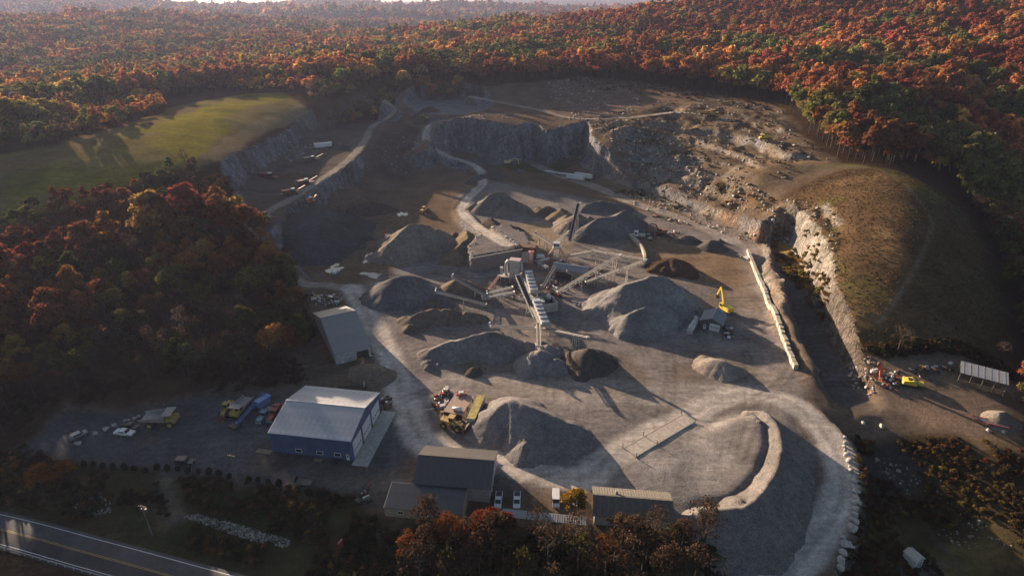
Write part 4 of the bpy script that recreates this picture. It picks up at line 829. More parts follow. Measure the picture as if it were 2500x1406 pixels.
p = PG(2225, 1372); t = thing('pump_cabin', 'small pale cabin with four round openings by the bottom right path', 'cabin', p, rd(20)); MB().box((0, 0, 1.3), (2.9, 3.4, 2.8)).build('wall', M['palewall'], t); MB().prism([(-1.7, 2.7), (0, 3.5), (1.7, 2.7)], -1.9, 1.9, 'y').build('roof', M['conc'], t)
f = MB().box((0, -1.73, 1.3), (2.0, .08, 2.0)).build('panel', M['white'], t)
for x in (-.45, .45):
    for z in (.85, 1.75): MB().cyl((x, -1.74, z), (x, -1.82, z), .34, None, 12).build('opening', M['dark'], f)
# ------------------------------------------------------------------ crushing plant
def conveyor(label, A, B, w=1.1, legs=(), dep=.9, tm=None, pm=None, name='conveyor', hood=False):
    A = P(*A); B = P(*B); tm = tm or M['steel']; g = hz(A.x, A.y); t = thing(name, label, 'conveyor', (A.x, A.y, g), 0, 'belt conveyors of the crushing plant'); O = Vector((A.x, A.y, g)); a = A-O; b = B-O
    d = (b-a); L = d.length; d.normalize(); s = d.cross(Vector((0, 0, 1))).normalized(); up = s.cross(d)
    MB().bar(a+up*.05, b+up*.05, w*.8, .10, up).build('belt', M['belt'], t)
    n = max(3, int(L/1.8))
    for sg in (-1, 1):
        m = MB(); o = s*sg*w/2; m.bar(a+o, b+o, .26, .24, up); m.bar(a+o-up*dep, b+o-up*dep, .2, .2, up)
        for i in range(n):
            p0 = a+d*L*i/n+o; p1 = a+d*L*(i+1)/n+o; m.bar(p0-up*dep, p0, .14); m.bar((p0-up*dep) if i % 2 else p0, p1 if i % 2 else (p1-up*dep), .14)
        m.build('truss', tm, t)
    r = MB()
    for i in range(n*2): q = a+d*L*(i+.5)/(n*2); r.bar(q-s*w*.5, q+s*w*.5, .10, .10)
    r.build('idler_row', M['dark'], t)
    for e in (a, b): MB().cyl(e-s*w*.55, e+s*w*.55, .34, None, 10).build('pulley', M['steel'], t)
    MB().box(b+Vector((0, 0, .55))+s*w*.8, (.7, .7, .6)).build('motor', pm or M['white'], t)
    if hood:
        k = max(2, int(L/2.6))
        for i in range(k): MB().bar(a+d*L*(i+.06)/k+up*.75, a+d*L*(i+.94)/k+up*.75, w*1.25, .9, up).build('hood', M['galv'], t)
    for f in legs:
        q = a+d*L*f-up*dep; zb = hz(q.x+O.x, q.y+O.y)-O.z-.1; l = MB()
        for sg in (-1, 1):
            l.bar(q+s*sg*w*.5, Vector((q.x, q.y, zb))+s*sg*w*.95, .28)
        if q.z-zb > 3:
            h = (q.z+zb)/2; l.bar(Vector((q.x, q.y, h))-s*w*.75, Vector((q.x, q.y, h))+s*w*.75, .12); l.bar(Vector((q.x, q.y, zb+.3))-s*w*.9, Vector((q.x, q.y, h))+s*w*.7, .1)
        l.build('leg', tm, t)
    return t
conveyor('long truss conveyor rising right from the bins over the rock pile', (1361,712,2.5), (1513,622,13.5), 1.3, (.36, .62, .9), 1.2)
conveyor('upper truss conveyor running right to the curved wall', (1448,612,6.5), (1578,634,12.5), 1.8, (.1, .5), 2.0)
conveyor('lower truss conveyor meeting the upper one at the curved wall', (1430,688,3.0), (1574,636,12.0), 1.3, (.35, .7), 1.1)
conveyor('dark steep conveyor climbing from the screen tower to the dust collector', (1308,772,3.0), (1264,672,10.5), 1.9, (.3, .6), 1.0, M['steel'])
conveyor('left thin front conveyor reaching over the lumpy ridge', (1308,800,3.0), (1198,794,9.0), 1.0, (.55,), .8)
conveyor('right thin front conveyor reaching toward the dark cone', (1322,800,3.0), (1437,824,8.8), 1.0, (.7, .78), .8)
conveyor('short front conveyor ending over the pale cone', (1314,790,5.0), (1316,846,7.8), 1.2, (.6,), .8)
conveyor('outer left conveyor over the dark brown heap', (1188,742,2.0), (1064,710,8.6), .9, (.45,), .8)
conveyor('inner left conveyor behind the dark brown heap', (1200,728,2.0), (1104,674,9.5), .9, (.4,), .8)
conveyor('upper of two short pale conveyors left of the screens', (1252,700,4.5), (1190,716,3.0), 1.1, (.5,), .7, M['galv'])
conveyor('lower of two short pale conveyors left of the screens', (1256,712,4.2), (1178,728,2.4), 1.1, (.5,), .7, M['galv'])
conveyor('red legged chute conveyor left of the dust collector', (1194,706,.8), (1217,674,5.5), .8, (.5,), .7, M['pinkred'])
conveyor('tall dark stacker rising steeply beside the conical pile', (1390,588,3.5), (1412,497,18.5), 1.5, (.25, .55, .8), 1.2)
conveyor('dark conveyor reaching back left from the control tower', (1350,596,6.0), (1305,568,7.0), 1.3, (.4, .8), .7)
conveyor('short conveyor linking the control tower and the stacker', (1360,590,4.0), (1386,566,8.0), 1.0, (.6,), .8)
conveyor('thin conveyor from the crusher shed down to the bins', (1354,650,7.0), (1325,700,2.0), .9, (.5,), .7)
conveyor('small conveyor in front of the crusher shed', (1384,662,5.0), (1432,682,2.0), .9, (.3,), .7)
conveyor('low conveyor between the control tower and the upper truss', (1385,624,2.5), (1450,612,6.0), 1.1, (.4,), .8)
conveyor('steel feed conveyor under the jaw crusher', (1300,630,2.0), (1336,652,4.0), 1.2, (.5,), .8, M['galv'])
# dust collector
p = P(1258, 690); t = thing('dust_collector', 'tall grey dust collector with curved duct above the plant', 'dust collector', p, rd(-14))
MB().box((0, 0, 8.6), (5.0, 3.6, 6.4)).build('housing', M['galv'], t); MB().box((0, 0, 11.9), (5.3, 3.9, .3)).build('roof', mat('pink_sheet', (.42, .33, .31), .6), t)
for i in range(7): MB().box((-2.2+i*.73, -1.85, 8.6), (.14, .14, 6.2)).build('rib', M['galv'], t)
for x in (-1.25, 1.25): MB().box((x, 0, 4.7), (2.3, 3.2, 1.6), 0, 1.0).build('hopper', M['steel'], t)
for x in (-2.3, 2.3):
    for y in (-1.6, 1.6): MB().box((x, y, 2.7), (.3, .3, 5.6)).build('leg', M['steel'], t)
MB().tube([(-4.4, -.2, 1.5), (-4.4, -.2, 8.4), (-4.2, -.2, 10.2), (-3.6, -.2, 11.0), (-2.6, -.2, 11.1)], .75, 10).build('duct', M['galv'], t, True)
MB().cyl((3.2, -.8, 3.0), (3.2, -.8, 11.0), .55, None, 10).build('stack', M['galv'], t, True); MB().box((-6.4, -1.0, 6.0), (1.0, 1.0, 3.6), 0, 1.5).build('chute', M['galv'], t); MB().box((1.2, -2.4, 7.6), (1.6, 1.0, 2.6)).build('fan_box', M['galv'], t)
dk = MB().box((-2.2, -.2, 3.5), (9.5, 5.0, .18)).build('deck', M['steel'], t)
for x in (-6.6, -4.4, 2.2):
    for y in (-2.4, 2.0): MB().box((x, y, 1.7), (.22, .22, 3.6)).build('leg', M['steel'], t)
# screening towers with boxed covers
def screen_tower(label, base, top, w, L, rz, n):
    q = P(*base); t = thing('screen_tower', label, 'screen tower', q, rz, 'screening towers of the crushing plant'); h = top
    for i in range(n):
        MB().box((0, -L/2+L*(i+.5)/n, h+.5+i*.5), (w, L/n*.94, 1.7)).build('cover', M['galv'], t)
    for x in (-w/2, w/2):
        for k in range(3):
            y = -L/2+L*k/2; MB().box((x, y, h/2), (.22, .22, h)).build('leg', M['steel'], t)
        br = MB()
        for k in range(2):
            for zz in (0, 1): br.bar((x, -L/2+L*k/2, h*zz*.5), (x, -L/2+L*(k+1)/2, h*(zz+1)*.5), .12)
        br.build('brace', M['steel'], t)
    MB().box((0, 0, h-.35), (w+1.6, L+1.0, .14)).build('walkway', M['steel'], t); rl = MB()
    for x in (-w/2-.75, w/2+.75):
        rl.bar((x, -L/2-.5, h+.7), (x, L/2+.5, h+.7), .06)
        for k in range(6): rl.bar((x, -L/2-.4+k*(L+.8)/5, h-.3), (x, -L/2-.4+k*(L+.8)/5, h+.7), .06)
    rl.build('handrail', M['steel'], t); return t
screen_tower('rear screening tower with stepped grey covers', (1296,722), 5.5, 3.3, 15.0, rd(8), 6)
screen_tower('front screening tower with stepped grey covers above the cones', (1319,796), 5.0, 3.0, 16.0, rd(12), 6)
# concrete feed bin
p = P(1330, 752); t = thing('feed_bin', 'square concrete feed bin with dark opening', 'feed bin', p, rd(18))
for x, y, a, b in ((-4.3, 0, .5, 8), (4.3, 0, .5, 8), (0, 3.8, 8.1, .5), (0, -3.8, 8.1, .5)): MB().box((x, y, 1.9), (a, b, 4.0)).build('wall', M['conc'], t)
MB().box((0, 0, 2.2), (8.1, 7.1, .3)).build('grate', M['dark'], t); MB().cyl((2.6, 2.0, 2.2), (2.6, 2.0, 4.9), 1.0, None, 12).build('drum', M['galv'], t, True); MB().box((-2, -1, 3.4), (2.0, 2.2, 2.4), 0, 1.3).build('hopper', M['steel'], t); MB().box((-5.6, 1.5, 2.6), (2.0, 5.0, 5.2)).build('motor_house', M['steel'], t)
# control cab on a lattice tower
p = P(1358, 637); t = thing('control_tower', 'white control cab on a red and white lattice tower', 'control tower', p, rd(-10)); H = 7.4
for x in (-1.6, 1.6):
    for y in (-1.4, 1.4): MB().box((x, y, H/2), (.22, .22, H)).build('leg', M['pinkred'], t)
br = MB()
for k in range(4):
    for x in (-1.6, 1.6): br.bar((x, -1.4, k*H/4), (x, 1.4, (k+1)*H/4), .12)
    for y in (-1.4, 1.4): br.bar((-1.6, y, k*H/4), (1.6, y, (k+1)*H/4), .12); br.bar((1.6, y, k*H/4), (-1.6, y, (k+1)*H/4), .12)
br.build('brace', M['white'], t); MB().box((0, 0, H+.1), (4.4, 4.0, .2)).build('platform', M['steel'], t); cb = MB().box((0, 0, H+1.4), (3.2, 2.8, 2.4)).build('cab', M['white'], t)
MB().box((0, -1.42, H+1.7), (2.7, .08, .9)).build('pane', M['glass'], cb); MB().box((0, 0, H+2.7), (3.6, 3.2, .2)).build('roof', M['galv'], t)
st = MB()
for sx, ex in ((-1, -6.5), (1, 6.0)): st.bar((sx*1.6, 0, H-.5), (ex, -1.5, .3), .25); st.bar((sx*1.6, 1.0, H-.5), (ex, 2.2, .3), .25)
st.build('strut', M['pinkred'], t)
# jaw crusher and feed hopper below the terrace
p = P(1288, 640); t = thing('jaw_crusher', 'dark feed hopper and jaw crusher below the upper terrace', 'crusher', p, rd(-12))
MB().box((-1.0, 4.0, 5.2), (8.5, 4.5, 3.6), 0, 1.25).build('hopper', mat('dark_red_steel', (.12, .055, .045), .7), t); MB().box((-1.0, 4.0, 7.2), (8.9, 4.9, .4)).build('rim', M['rust'], t); MB().box((0, 0, 2.8), (5.5, 3.8, 5.0)).build('crusher_body', M['steel'], t); MB().cyl((3.0, -1.2, 3.2), (3.0, 1.2, 3.2), 1.3, None, 16).build('flywheel', M['dark'], t)
for x in (-4, 2.6):
    for y in (2.2, 5.8): MB().box((x, y, 1.8), (.35, .35, 3.8)).build('leg', M['steel'], t)
MB().box((6.4, 1.0, 3.4), (4.4, 3.0, 1.4), 0, .8).build('chute', M['galv'], t); MB().cyl((6.0, -4.0, 2.4), (11.5, -1.5, 3.8), .7, None, 10).build('pipe', M['galv'], t, True)
p = P(1296, 655); t = thing('lattice_tower', 'slender red lattice tower beside the jaw crusher', 'lattice tower', p, rd(-10)); H = 9.0
for x in (-1.1, 1.1):
    for y in (-1.1, 1.1): MB().box((x, y, H/2), (.18, .18, H)).build('leg', M['pinkred'], t)
br = MB()
for k in range(6):
    for s in (-1.1, 1.1): br.bar((s, -1.1, k*H/6), (s, 1.1, (k+1)*H/6), .1); br.bar((-1.1, s, k*H/6), (1.1, s, (k+1)*H/6), .1)
    br.bar((-1.1, -1.1, k*H/6), (1.1, -1.1, k*H/6), .1)
br.build('brace', M['pinkred'], t); MB().box((0, 0, H), (2.8, 2.8, .14)).build('platform', M['pinkred'], t); MB().box((.3, .2, H+1.5), (.3, .3, 2.8)).build('mast', M['pinkred'], t)
# curved wall of the radial stacker
arc = smooth_line([P(*q) for q in ((1518,576),(1535,580),(1552,592),(1566,610),(1574,632),(1568,652))], 5); t = thing('curved_wall', 'curved pale concrete wall bounding the stacker floor', 'wall', (arc[0].x, arc[0].y, 0))
for a, b in zip(arc[:-1], arc[1:]): MB().bar(a-arc[0]+Vector((0, 0, 1.0)), a.lerp(b, .97)-arc[0]+Vector((0, 0, 1.0)), 1.1, 2.4).build('block', M['block'], t)
# retaining wall of the terrace
w0, w1 = Vector(P(1146, 630, 7)), Vector(P(1270, 608, 7)); dv = (w1-w0).normalized(); nv = Vector((dv.y, -dv.x, 0)); t = thing('retaining_wall', 'tall wall of stacked concrete blocks holding the upper terrace', 'wall', (w0.x+nv.x*1.0, w0.y+nv.y*1.0, 0), math.atan2(dv.y, dv.x)); LW = (w1-w0).length; me = MB().box((0, 0, 0), (1.72, .9, .86)).mesh('block'); me.materials.append(mat('wall_block', (.17, .15, .145), .9, 0, .3, 1.0, .4))
for c in range(8):
    x = .45*(c % 2)
    while x < LW:
        o = link('block', me, None, t); o.location = (x+.88, random.uniform(-.05, .05)+c*.07, .43+c*.88); x += 1.76
me2 = MB().box((0, 0, 0), (2.5, 1.5, 2.3), 0, .95).mesh('block'); me2.materials.append(M['block'])
wl = smooth_line(wpts([(1826,618),(1838,652),(1858,706),(1878,760),(1898,812),(1916,850),(1934,890),(1944,910)]), 8); t = thing('block_wall', 'long sunlit wall of pale concrete blocks along the yard edge', 'wall', (wl[0].x, wl[0].y, 0)); acc = 0.0; last = wl[0]
for a, b in zip(wl[:-1], wl[1:]):
    L = (b-a).length; 
    while acc < L:
        q = a.lerp(b, acc/L); o = link('block', me2, None, t); o.location = (q.x-wl[0].x+random.uniform(-.12, .12), q.y-wl[0].y, hz(q.x, q.y)+random.uniform(.75, 1.0)); o.rotation_euler.z = math.atan2(b.y-a.y, b.x-a.x)+random.uniform(-.04, .04); acc += 2.62
    acc -= L
# truck scale
q = [P(*c, .3) for c in ((1521, 1090), (1661, 1010), (1700, 1030), (1553, 1117))]; c0 = sum(q, Vector())/4; ax = (q[1]-q[0]).normalized(); t = thing('truck_scale', 'long concrete truck scale with low side rails on the yard', 'truck scale', (c0.x, c0.y, hz(c0.x, c0.y)), math.atan2(ax.y, ax.x)); Ls = 27.0; ws = 4.6
for i in range(6): MB().box((-Ls/2+Ls/6*(i+.5), 0, .1), (Ls/6-.06, ws-.5, .3)).build('deck_slab', M['block'], t)
for s in (-1, 1): MB().bar((-Ls/2, s*ws/2, .1), (Ls/2, s*ws/2, .1), .34, .36).build('rail', M['block'], t)
for x in (-Ls/2, -Ls/6, Ls/2):
    for s in (-1, 1): MB().box((x, s*(ws/2+.4), .9), (.2, .2, 1.6)).build('post', M['wood'], t)
# ------------------------------------------------------------------ vehicles (local +x is forward)
def wheels(t, xs, y, r, wd=.3, z=None, rim=None):
    for x in xs:
        for s in (-1, 1):
            tm = MB().cyl((x, s*y-wd/2, r), (x, s*y+wd/2, r), r, None, 16).build('wheel', M['rubber'], t); MB().cyl((x, s*y+s*wd/2, r), (x, s*y+s*(wd/2+.03), r), r*.55, None, 10).build('rim', rim or M['steel'], tm)
def car(name, label, cat, uv, rz, paint, kind='pickup', s=1.0, group=None):
    p = PG(*uv); t = thing(name, label, cat, p, rd(rz), group); t.scale = (s, s, s)
    if kind == 'pickup':
        b = MB().prism([(-2.8, .5), (2.75, .5), (2.8, 1.0), (1.3, 1.14), (-2.8, 1.12)], -.95, .95).build('body', paint, t); c = MB().prism([(-.55, 1.1), (1.45, 1.1), (.75, 1.88), (-.4, 1.9)], -.82, .82).build('cab', paint, t)
        MB().box((-1.72, 0, 1.09), (1.95, 1.55, .12)).build('bed_floor', M['dark'], t)
        for y in (-.86, .86): MB().box((-1.7, y, 1.28), (2.1, .1, .34)).build('bed_side', paint, t)
        MB().prism([(.84, 1.84), (1.5, 1.14), (1.42, 1.12), (.76, 1.84)], -.72, .72).build('windscreen', M['glass'], c); MB().box((-.5, 0, 1.55), (.14, 1.3, .42)).build('rear_window', M['glass'], c)
        for y in (-.83, .83): MB().box((.35, y, 1.52), (1.2, .05, .4)).build('side_window', M['glass'], c)
        wheels(t, (-1.75, 1.75), .85, .4)
    elif kind in ('suv', 'van', 'jeep'):
        pr = {'suv': [(-2.35, .5), (2.35, .5), (2.35, .95), (1.2, 1.08), (.6, 1.68), (-1.9, 1.72), (-2.3, 1.1)], 'van': [(-2.7, .45), (2.6, .45), (2.65, 1.0), (1.9, 1.25), (1.25, 2.2), (-2.6, 2.3), (-2.7, 1.2)], 'jeep': [(-2.3, .55), (2.3, .55), (2.3, 1.1), (.9, 1.15), (.6, 1.8), (-2.2, 1.85), (-2.3, 1.1)]}[kind]
        b = MB().prism(pr, -.92, .92).build('body', paint, t); z0, z1 = (1.15, 1.62) if kind == 'suv' else (1.3, 1.95) if kind == 'van' else (1.2, 1.72); xr = pr[4][0]
        for y in (-.93, .93): MB().box((xr-1.0 if kind != 'van' else 1.0, y, (z0+z1)/2), (2.1 if kind != 'van' else 1.2, .05, z1-z0)).build('side_window', M['glass'], b)
        a = Vector((pr[3][0], 0, pr[3][1])); c = Vector((pr[4][0], 0, pr[4][1])); MB().bar(a.lerp(c, .08)+Vector((.03, 0, .03)), a.lerp(c, .92)+Vector((.03, 0, .03)), 1.6, .05, (1, 0, 1)).build('windscreen', M['glass'], b)
        if kind == 'jeep': MB().box((-.8, 0, 1.87), (2.7, 1.7, .06)).build('roof', mat('tan_top', (.24, .17, .12), .8), b)
        wheels(t, (-1.5, 1.5), .82, .38)
    else:
        b = MB().prism([(-2.4, .4), (2.4, .4), (2.42, .78), (1.0, .95), (-2.4, .98)], -.88, .88).build('body', paint, t); c = MB().prism([(-1.5, .95), (1.1, .92), (.35, 1.38), (-.95, 1.4)], -.74, .74).build('cabin', paint, t)
        MB().bar((.42, 0, 1.36), (1.08, 0, .98), 1.35, .05, (1, 0, 1)).build('windscreen', M['glass'], c); MB().bar((-1.0, 0, 1.38), (-1.48, 0, 1.0), 1.3, .05, (-1, 0, 1)).build('rear_window', M['glass'], c)
        for y in (-.75, .75): MB().box((-.25, y, 1.18), (1.3, .05, .28)).build('side_window', M['glass'], c)
        wheels(t, (-1.5, 1.45), .8, .34)
    for y in (-.65, .65): MB().box(({'pickup': 2.8, 'van': 2.65}.get(kind, 2.37), y, .85 if kind != 'car' else .66), (.08, .3, .16)).build('headlight', M['white'], b)
    return t
car('pickup_truck', 'white pickup truck with bed rack parked beside the barn', 'pickup truck', (1262, 1226), -92, M['white'])
t = car('pickup_truck', 'white pickup truck half hidden by the red tree at the barn corner', 'pickup truck', (1217, 1226), -94, M['white'])
car('van', 'white van parked left of the golden tree', 'van', (1357, 1224), -93, M['white'], 'van')
car('car', 'white car behind the golden tree by the office', 'car', (1404, 1222), -93, M['white'], 'car')
car('suv', 'silver wagon parked alone at the left end of the lot', 'car', (193, 1066), 52, M['silver'], 'suv')
car('car', 'white coupe parked on the dark lot near the boulders', 'car', (306, 1060), -8, M['white'], 'car', 1.25)
car('pickup_truck', 'dark pickup behind the white coupe', 'pickup truck', (320, 1044), -14, M['brownp'], 'pickup')
car('jeep', 'black off-road car with brown roof at the edge of the lot', 'car', (453, 1132), -4, M['black'], 'jeep', 1.1)
car('car', 'white car on the shaded yard near the puddles', 'car', (821, 668), 75, M['white'], 'suv')
def haul_truck(label, uv, rz, s=1.0, col=None, bed=None, tipped=0, group='yellow haul trucks'):
    p = PG(*uv); t = thing('haul_truck', label, 'dump truck', p, rd(rz), group); t.scale = (s, s, s); y = col or M['yellow']
    MB().box((0, 0, 1.35), (8.0, 1.3, .7)).build('frame', M['dark'], t); MB().prism([(1.9, 1.4), (4.2, 1.4), (4.2, 2.5), (1.9, 2.8)], -1.6, 1.6).build('hood', y, t); cb = MB().box((2.4, .8, 3.35), (1.7, 1.6, 1.5)).build('cab', y, t); MB().box((3.27, .8, 3.5), (.06, 1.3, .8)).build('windscreen', M['glass'], cb)
    for yy in (-.02, 1.62): MB().box((2.45, yy, 3.5), (1.1, .05, .7)).build('side_window', M['glass'], cb)
    b = MB().add([(-4.6, -1.9, 2.5), (1.6, -1.9, 2.0), (1.6, 1.9, 2.0), (-4.6, 1.9, 2.5), (-4.9, -2.2, 3.2), (1.7, -2.2, 3.9), (1.7, 2.2, 3.9), (-4.9, 2.2, 3.2), (-4.6, -1.7, 2.7), (1.4, -1.7, 2.2), (1.4, 1.7, 2.2), (-4.6, 1.7, 2.7), (-4.9, -2.0, 3.2), (1.5, -2.0, 3.9), (1.5, 2.0, 3.9), (-4.9, 2.0, 3.2)],
        [(3, 2, 1, 0), (0, 1, 5, 4), (1, 2, 6, 5), (2, 3, 7, 6), (8, 9, 10, 11), (13, 9, 8, 12), (14, 10, 9, 13), (15, 11, 10, 14), (4, 5, 13, 12), (5, 6, 14, 13), (6, 7, 15, 14), (0, 4, 12, 8), (7, 3, 11, 15), (3, 0, 8, 11)]).build('dump_bed', bed or y, t)
    MB().box((2.5, 0, 4.2), (2.4, 4.0, .16)).build('canopy', bed or y, t)
    wheels(t, (-2.6, 2.7), 1.55, 1.0, .8, None, y); return t
haul_truck('haul truck with pale empty bed parked by the boulders on the lot', (398, 1036), 4, 1.15, None, mat('worn_bed', (.30, .26, .24), .7, .2, .2))
haul_truck('haul truck with worn bed facing the camera left of the blue conveyor', (592, 1006), -100, 1.0, None, mat('worn_bed', (.30, .26, .24), .7))
haul_truck('left of the yellow haul trucks on the upper bench', (1722, 283), -25, 1.0)
haul_truck('right of the yellow haul trucks on the upper bench', (1741, 287), -35, 1.0)
haul_truck('bright yellow dump truck alone on the upper right bench', (1868, 344), 170, 1.0, M['byellow'], M['byellow'])
def loader(label, uv, rz, s=1.0):
    p = PG(*uv); t = thing('wheel_loader', label, 'wheel loader', p, rd(rz), 'yellow wheel loaders'); t.scale = (s, s, s); y = M['yellow']
    MB().prism([(-3.6, 1.1), (-.4, 1.1), (-.4, 2.5), (-3.4, 2.6), (-3.8, 1.6)], -1.05, 1.05).build('engine_hood', y, t); cb = MB().box((-.2, 0, 2.9), (1.5, 1.5, 1.6), 0, .9).build('cab', y, t); MB().box((.57, 0, 3.0), (.06, 1.2, .9)).build('windscreen', M['glass'], cb)
    for yy in (-.76, .76): MB().box((-.2, yy, 3.0), (1.1, .05, .9)).build('side_window', M['glass'], cb)
    MB().box((-.2, 0, 3.8), (1.8, 1.8, .14)).build('roof', y, cb); MB().box((1.6, 0, 1.4), (2.4, 1.3, 1.0)).build('front_frame', y, t)
    for yy in (-.55, .55): MB().bar((1.4, yy, 2.1), (3.9, yy, .9), .25, .4).build('lift_arm', y, t)
    MB().prism([(3.6, .1), (5.0, .05), (4.7, .35), (4.0, .5), (3.9, 1.2), (4.3, 1.7), (3.7, 1.5), (3.5, .8)], -1.6, 1.6).build('bucket', M['rust'], t); MB().cyl((-2.6, .5, 2.5), (-2.6, .5, 3.3), .1, None, 6).build('exhaust', M['dark'], t)
    wheels(t, (-2.2, 1.9), 1.15, .95, .65, None, y); return t
loader('yellow wheel loader in front of the scrap platform by the foreground pile', (1106, 1044), -22, 1.15)
loader('yellow wheel loader at the far left of the parked machines by the hall', (556, 1008), -95, 1.0)
loader('yellow loader with white roof on the left bench edge', (650, 536), -20, 1.1)
loader('wheel loader working behind the tall ridged pile', (1036, 520), 70, 1.1)
def excavator(label, uv, rz, s=1.0, col=None, fold=0):
    p = PG(*uv); t = thing('excavator', label, 'excavator', p, rd(rz), 'excavators'); t.scale = (s, s, s); y = col or M['byellow']
    for yy in (-1.25, 1.25): MB().prism([(-2.1, .05), (2.1, .05), (2.5, .5), (2.1, .95), (-2.1, .95), (-2.5, .5)], yy-.3, yy+.3).build('track', M['dark'], t)
    MB().box((0, 0, .85), (1.8, 2.0, .5)).build('undercarriage', M['dark'], t); MB().box((-.8, 0, 1.75), (3.4, 2.6, 1.3), 0, .95).build('house', y, t); MB().prism([(-3.1, 1.2), (-2.4, 1.1), (-2.4, 2.4), (-3.0, 2.3)], -1.3, 1.3).build('counterweight', y, t)
    cb = MB().box((.7, .85, 2.2), (1.6, .95, 1.7), 0, .92).build('cab', y, t); MB().box((1.5, .85, 2.4), (.06, .75, 1.0)).build('windscreen', M['glass'], cb); MB().box((.7, 1.32, 2.4), (1.1, .05, .9)).build('side_window', M['glass'], cb)
    a, b, c, d = [((.8, 1.6), (2.8, 5.0), (5.4, 5.6), (6.4, 2.0)), ((.8, 1.6), (2.2, 5.4), (3.4, 7.6), (4.8, 4.2)), ((.8, 1.6), (3.2, 4.2), (6.2, 3.4), (6.6, .6))][fold]
    MB().bar((a[0], -.2, a[1]), (b[0], -.2, b[1]), .5, .7).bar((b[0], -.2, b[1]), (c[0], -.2, c[1]), .45, .6).build('boom', y, t); MB().bar((c[0], -.2, c[1]+.2), (d[0], -.2, d[1]), .36, .5).build('stick', y, t)
    MB().prism([(d[0]-.9, d[1]-1.1), (d[0]+.2, d[1]-1.2), (d[0]+.5, d[1]-.2), (d[0], d[1]+.1), (d[0]-.1, d[1]-.6)], -.85, .45).build('bucket', M['rust'], t); MB().cyl((1.2, -.2, 2.0), (2.4, -.2, 4.3), .12, None, 6).build('ram', M['steel'], t); return t
excavator('bright yellow excavator with raised boom behind the grey garage', (1768, 760), 112, 1.25, None, 1)
excavator('pale yellow excavator in front of the pit wall', (1242, 402), -10, 1.25, mat('pale_yellow', (.55, .43, .20), .6), 2)
excavator('dull orange excavator on the yard beside the white truck', (1612, 572), 190, 1.2, mat('dull_orange', (.24, .11, .045), .6), 0)
excavator('small yellow machine at the left of the upper pit floor', (1040, 292), 160, 1.0, M['yellow'], 2)
def tractor(label, uv, rz, paint, s=1.0, sleeper=True):
    p = PG(*uv); t = thing('truck_tractor', label, 'truck', p, rd(rz), 'road trucks by the blue hall'); t.scale = (s, s, s)
    MB().box((-1.4, 0, .85), (6.6, 1.0, .3)).build('frame', M['dark'], t); MB().prism([(1.0, .8), (3.4, .8), (3.5, 1.9), (1.0, 2.2)], -.95, .95).build('hood', paint, t); cb = MB().box((-.1, 0, 2.1), (2.2, 2.3, 2.3), 0, .93).build('cab', paint, t); MB().bar((1.1, 0, 2.25), (.98, 0, 3.05), 1.9, .06, (1, 0, 0)).build('windscreen', M['glass'], cb)
    for yy in (-1.14, 1.14): MB().box((.1, yy, 2.5), (1.1, .05, .7)).build('side_window', M['glass'], cb)
    if sleeper: MB().box((-1.9, 0, 2.3), (1.5, 2.35, 2.7), 0, .95).build('sleeper', paint, t)
    else: MB().box((-2.6, 0, 1.4), (3.6, 2.3, .9)).build('body', M['steel'], t)
    MB().box((3.55, 0, 1.35), (.08, 1.3, .9)).build('grille', M['silver'], t); MB().box((3.5, 0, .7), (.25, 2.3, .35)).build('bumper', M['silver'], t)
    for yy in (-.85, .85): MB().box((3.55, yy, 1.2), (.08, .3, .25)).build('headlight', M['white'], t)
    for yy in (-1.05, 1.05): MB().cyl((-1.0, yy, 1.0), (-1.0, yy, 4.0), .1, None, 8).build('exhaust', M['silver'], t)
    wheels(t, (2.5, -2.6, -3.9), 1.0, .52, .35); return t
tractor('red road tractor parked against the blue hall', (673, 1018), -102, M['red'])
tractor('teal road truck left of the red tractor', (647, 1022), -102, M['teal'], .95, False)
# blue portable auger conveyor
p = PG(620, 1012); t = thing('portable_conveyor', 'bright blue portable conveyor with hopper on the lot', 'conveyor', p, rd(-118)); MB().bar((-5.0, 0, 5.2), (6.5, 0, .8), .9, .7).build('boom', M['bluep'], t); MB().bar((-4.6, 0, 5.5), (6.2, 0, 1.3), .5, .06).build('belt', M['belt'], t); MB().box((-3.4, 1.3, 3.6), (4.2, 2.0, 2.4), 0, 1.15).build('hopper', mat('pale_blue_paint', (.16, .24, .42), .5), t); MB().box((7.2, 0, .6), (2.4, 2.6, .9), 0, 1.2).build('feed_box', M['dark'], t)
for x in (-3.0, -1.0):
    for y in (-1.0, 1.0): MB().bar((x, y*.4, 3.4), (x-.4, y*1.3, .6), .18).build('leg', M['bluep'], t)
wheels(t, (-2.0,), 1.3, .5, .3)
# trailers, containers, flatbeds
def box_trailer(label, uv, rz, L, name='box_trailer', cat='trailer', m=None, wh=True, H=2.9, group='white box trailers'):
    p = PG(*uv); t = thing(name, label, cat, p, rd(rz), group); m = m or M['white']; z0 = 1.1 if wh else .05
    bd = MB().box((0, 0, z0+H/2), (L, 2.5, H)).build('body', m, t); MB().box((0, 0, z0+H+.04), (L+.06, 2.56, .09)).build('roof', m, t); n = int(L/1.1)
    for i in range(n):
        for y in (-1.27, 1.27): MB().box((-L/2+L*(i+.5)/n, y, z0+H/2), (.1, .05, H-.2)).build('rib', m, t)
    for y in (-.62, .62): MB().box((-L/2-.03, y, z0+H/2), (.06, 1.16, H-.25)).build('rear_door', m, t)
    if wh: wheels(t, (-L/2+1.4, -L/2+2.6), 1.0, .5, .4); MB().box((L/2-2.4, 0, .6), (.2, 1.6, 1.1)).build('landing_leg', M['dark'], t)
    return t
box_trailer('nearer of two white box trailers by the pit road', (1404, 440), -30, 14)
box_trailer('farther of two white box trailers by the pit road', (1424, 437), -30, 14)
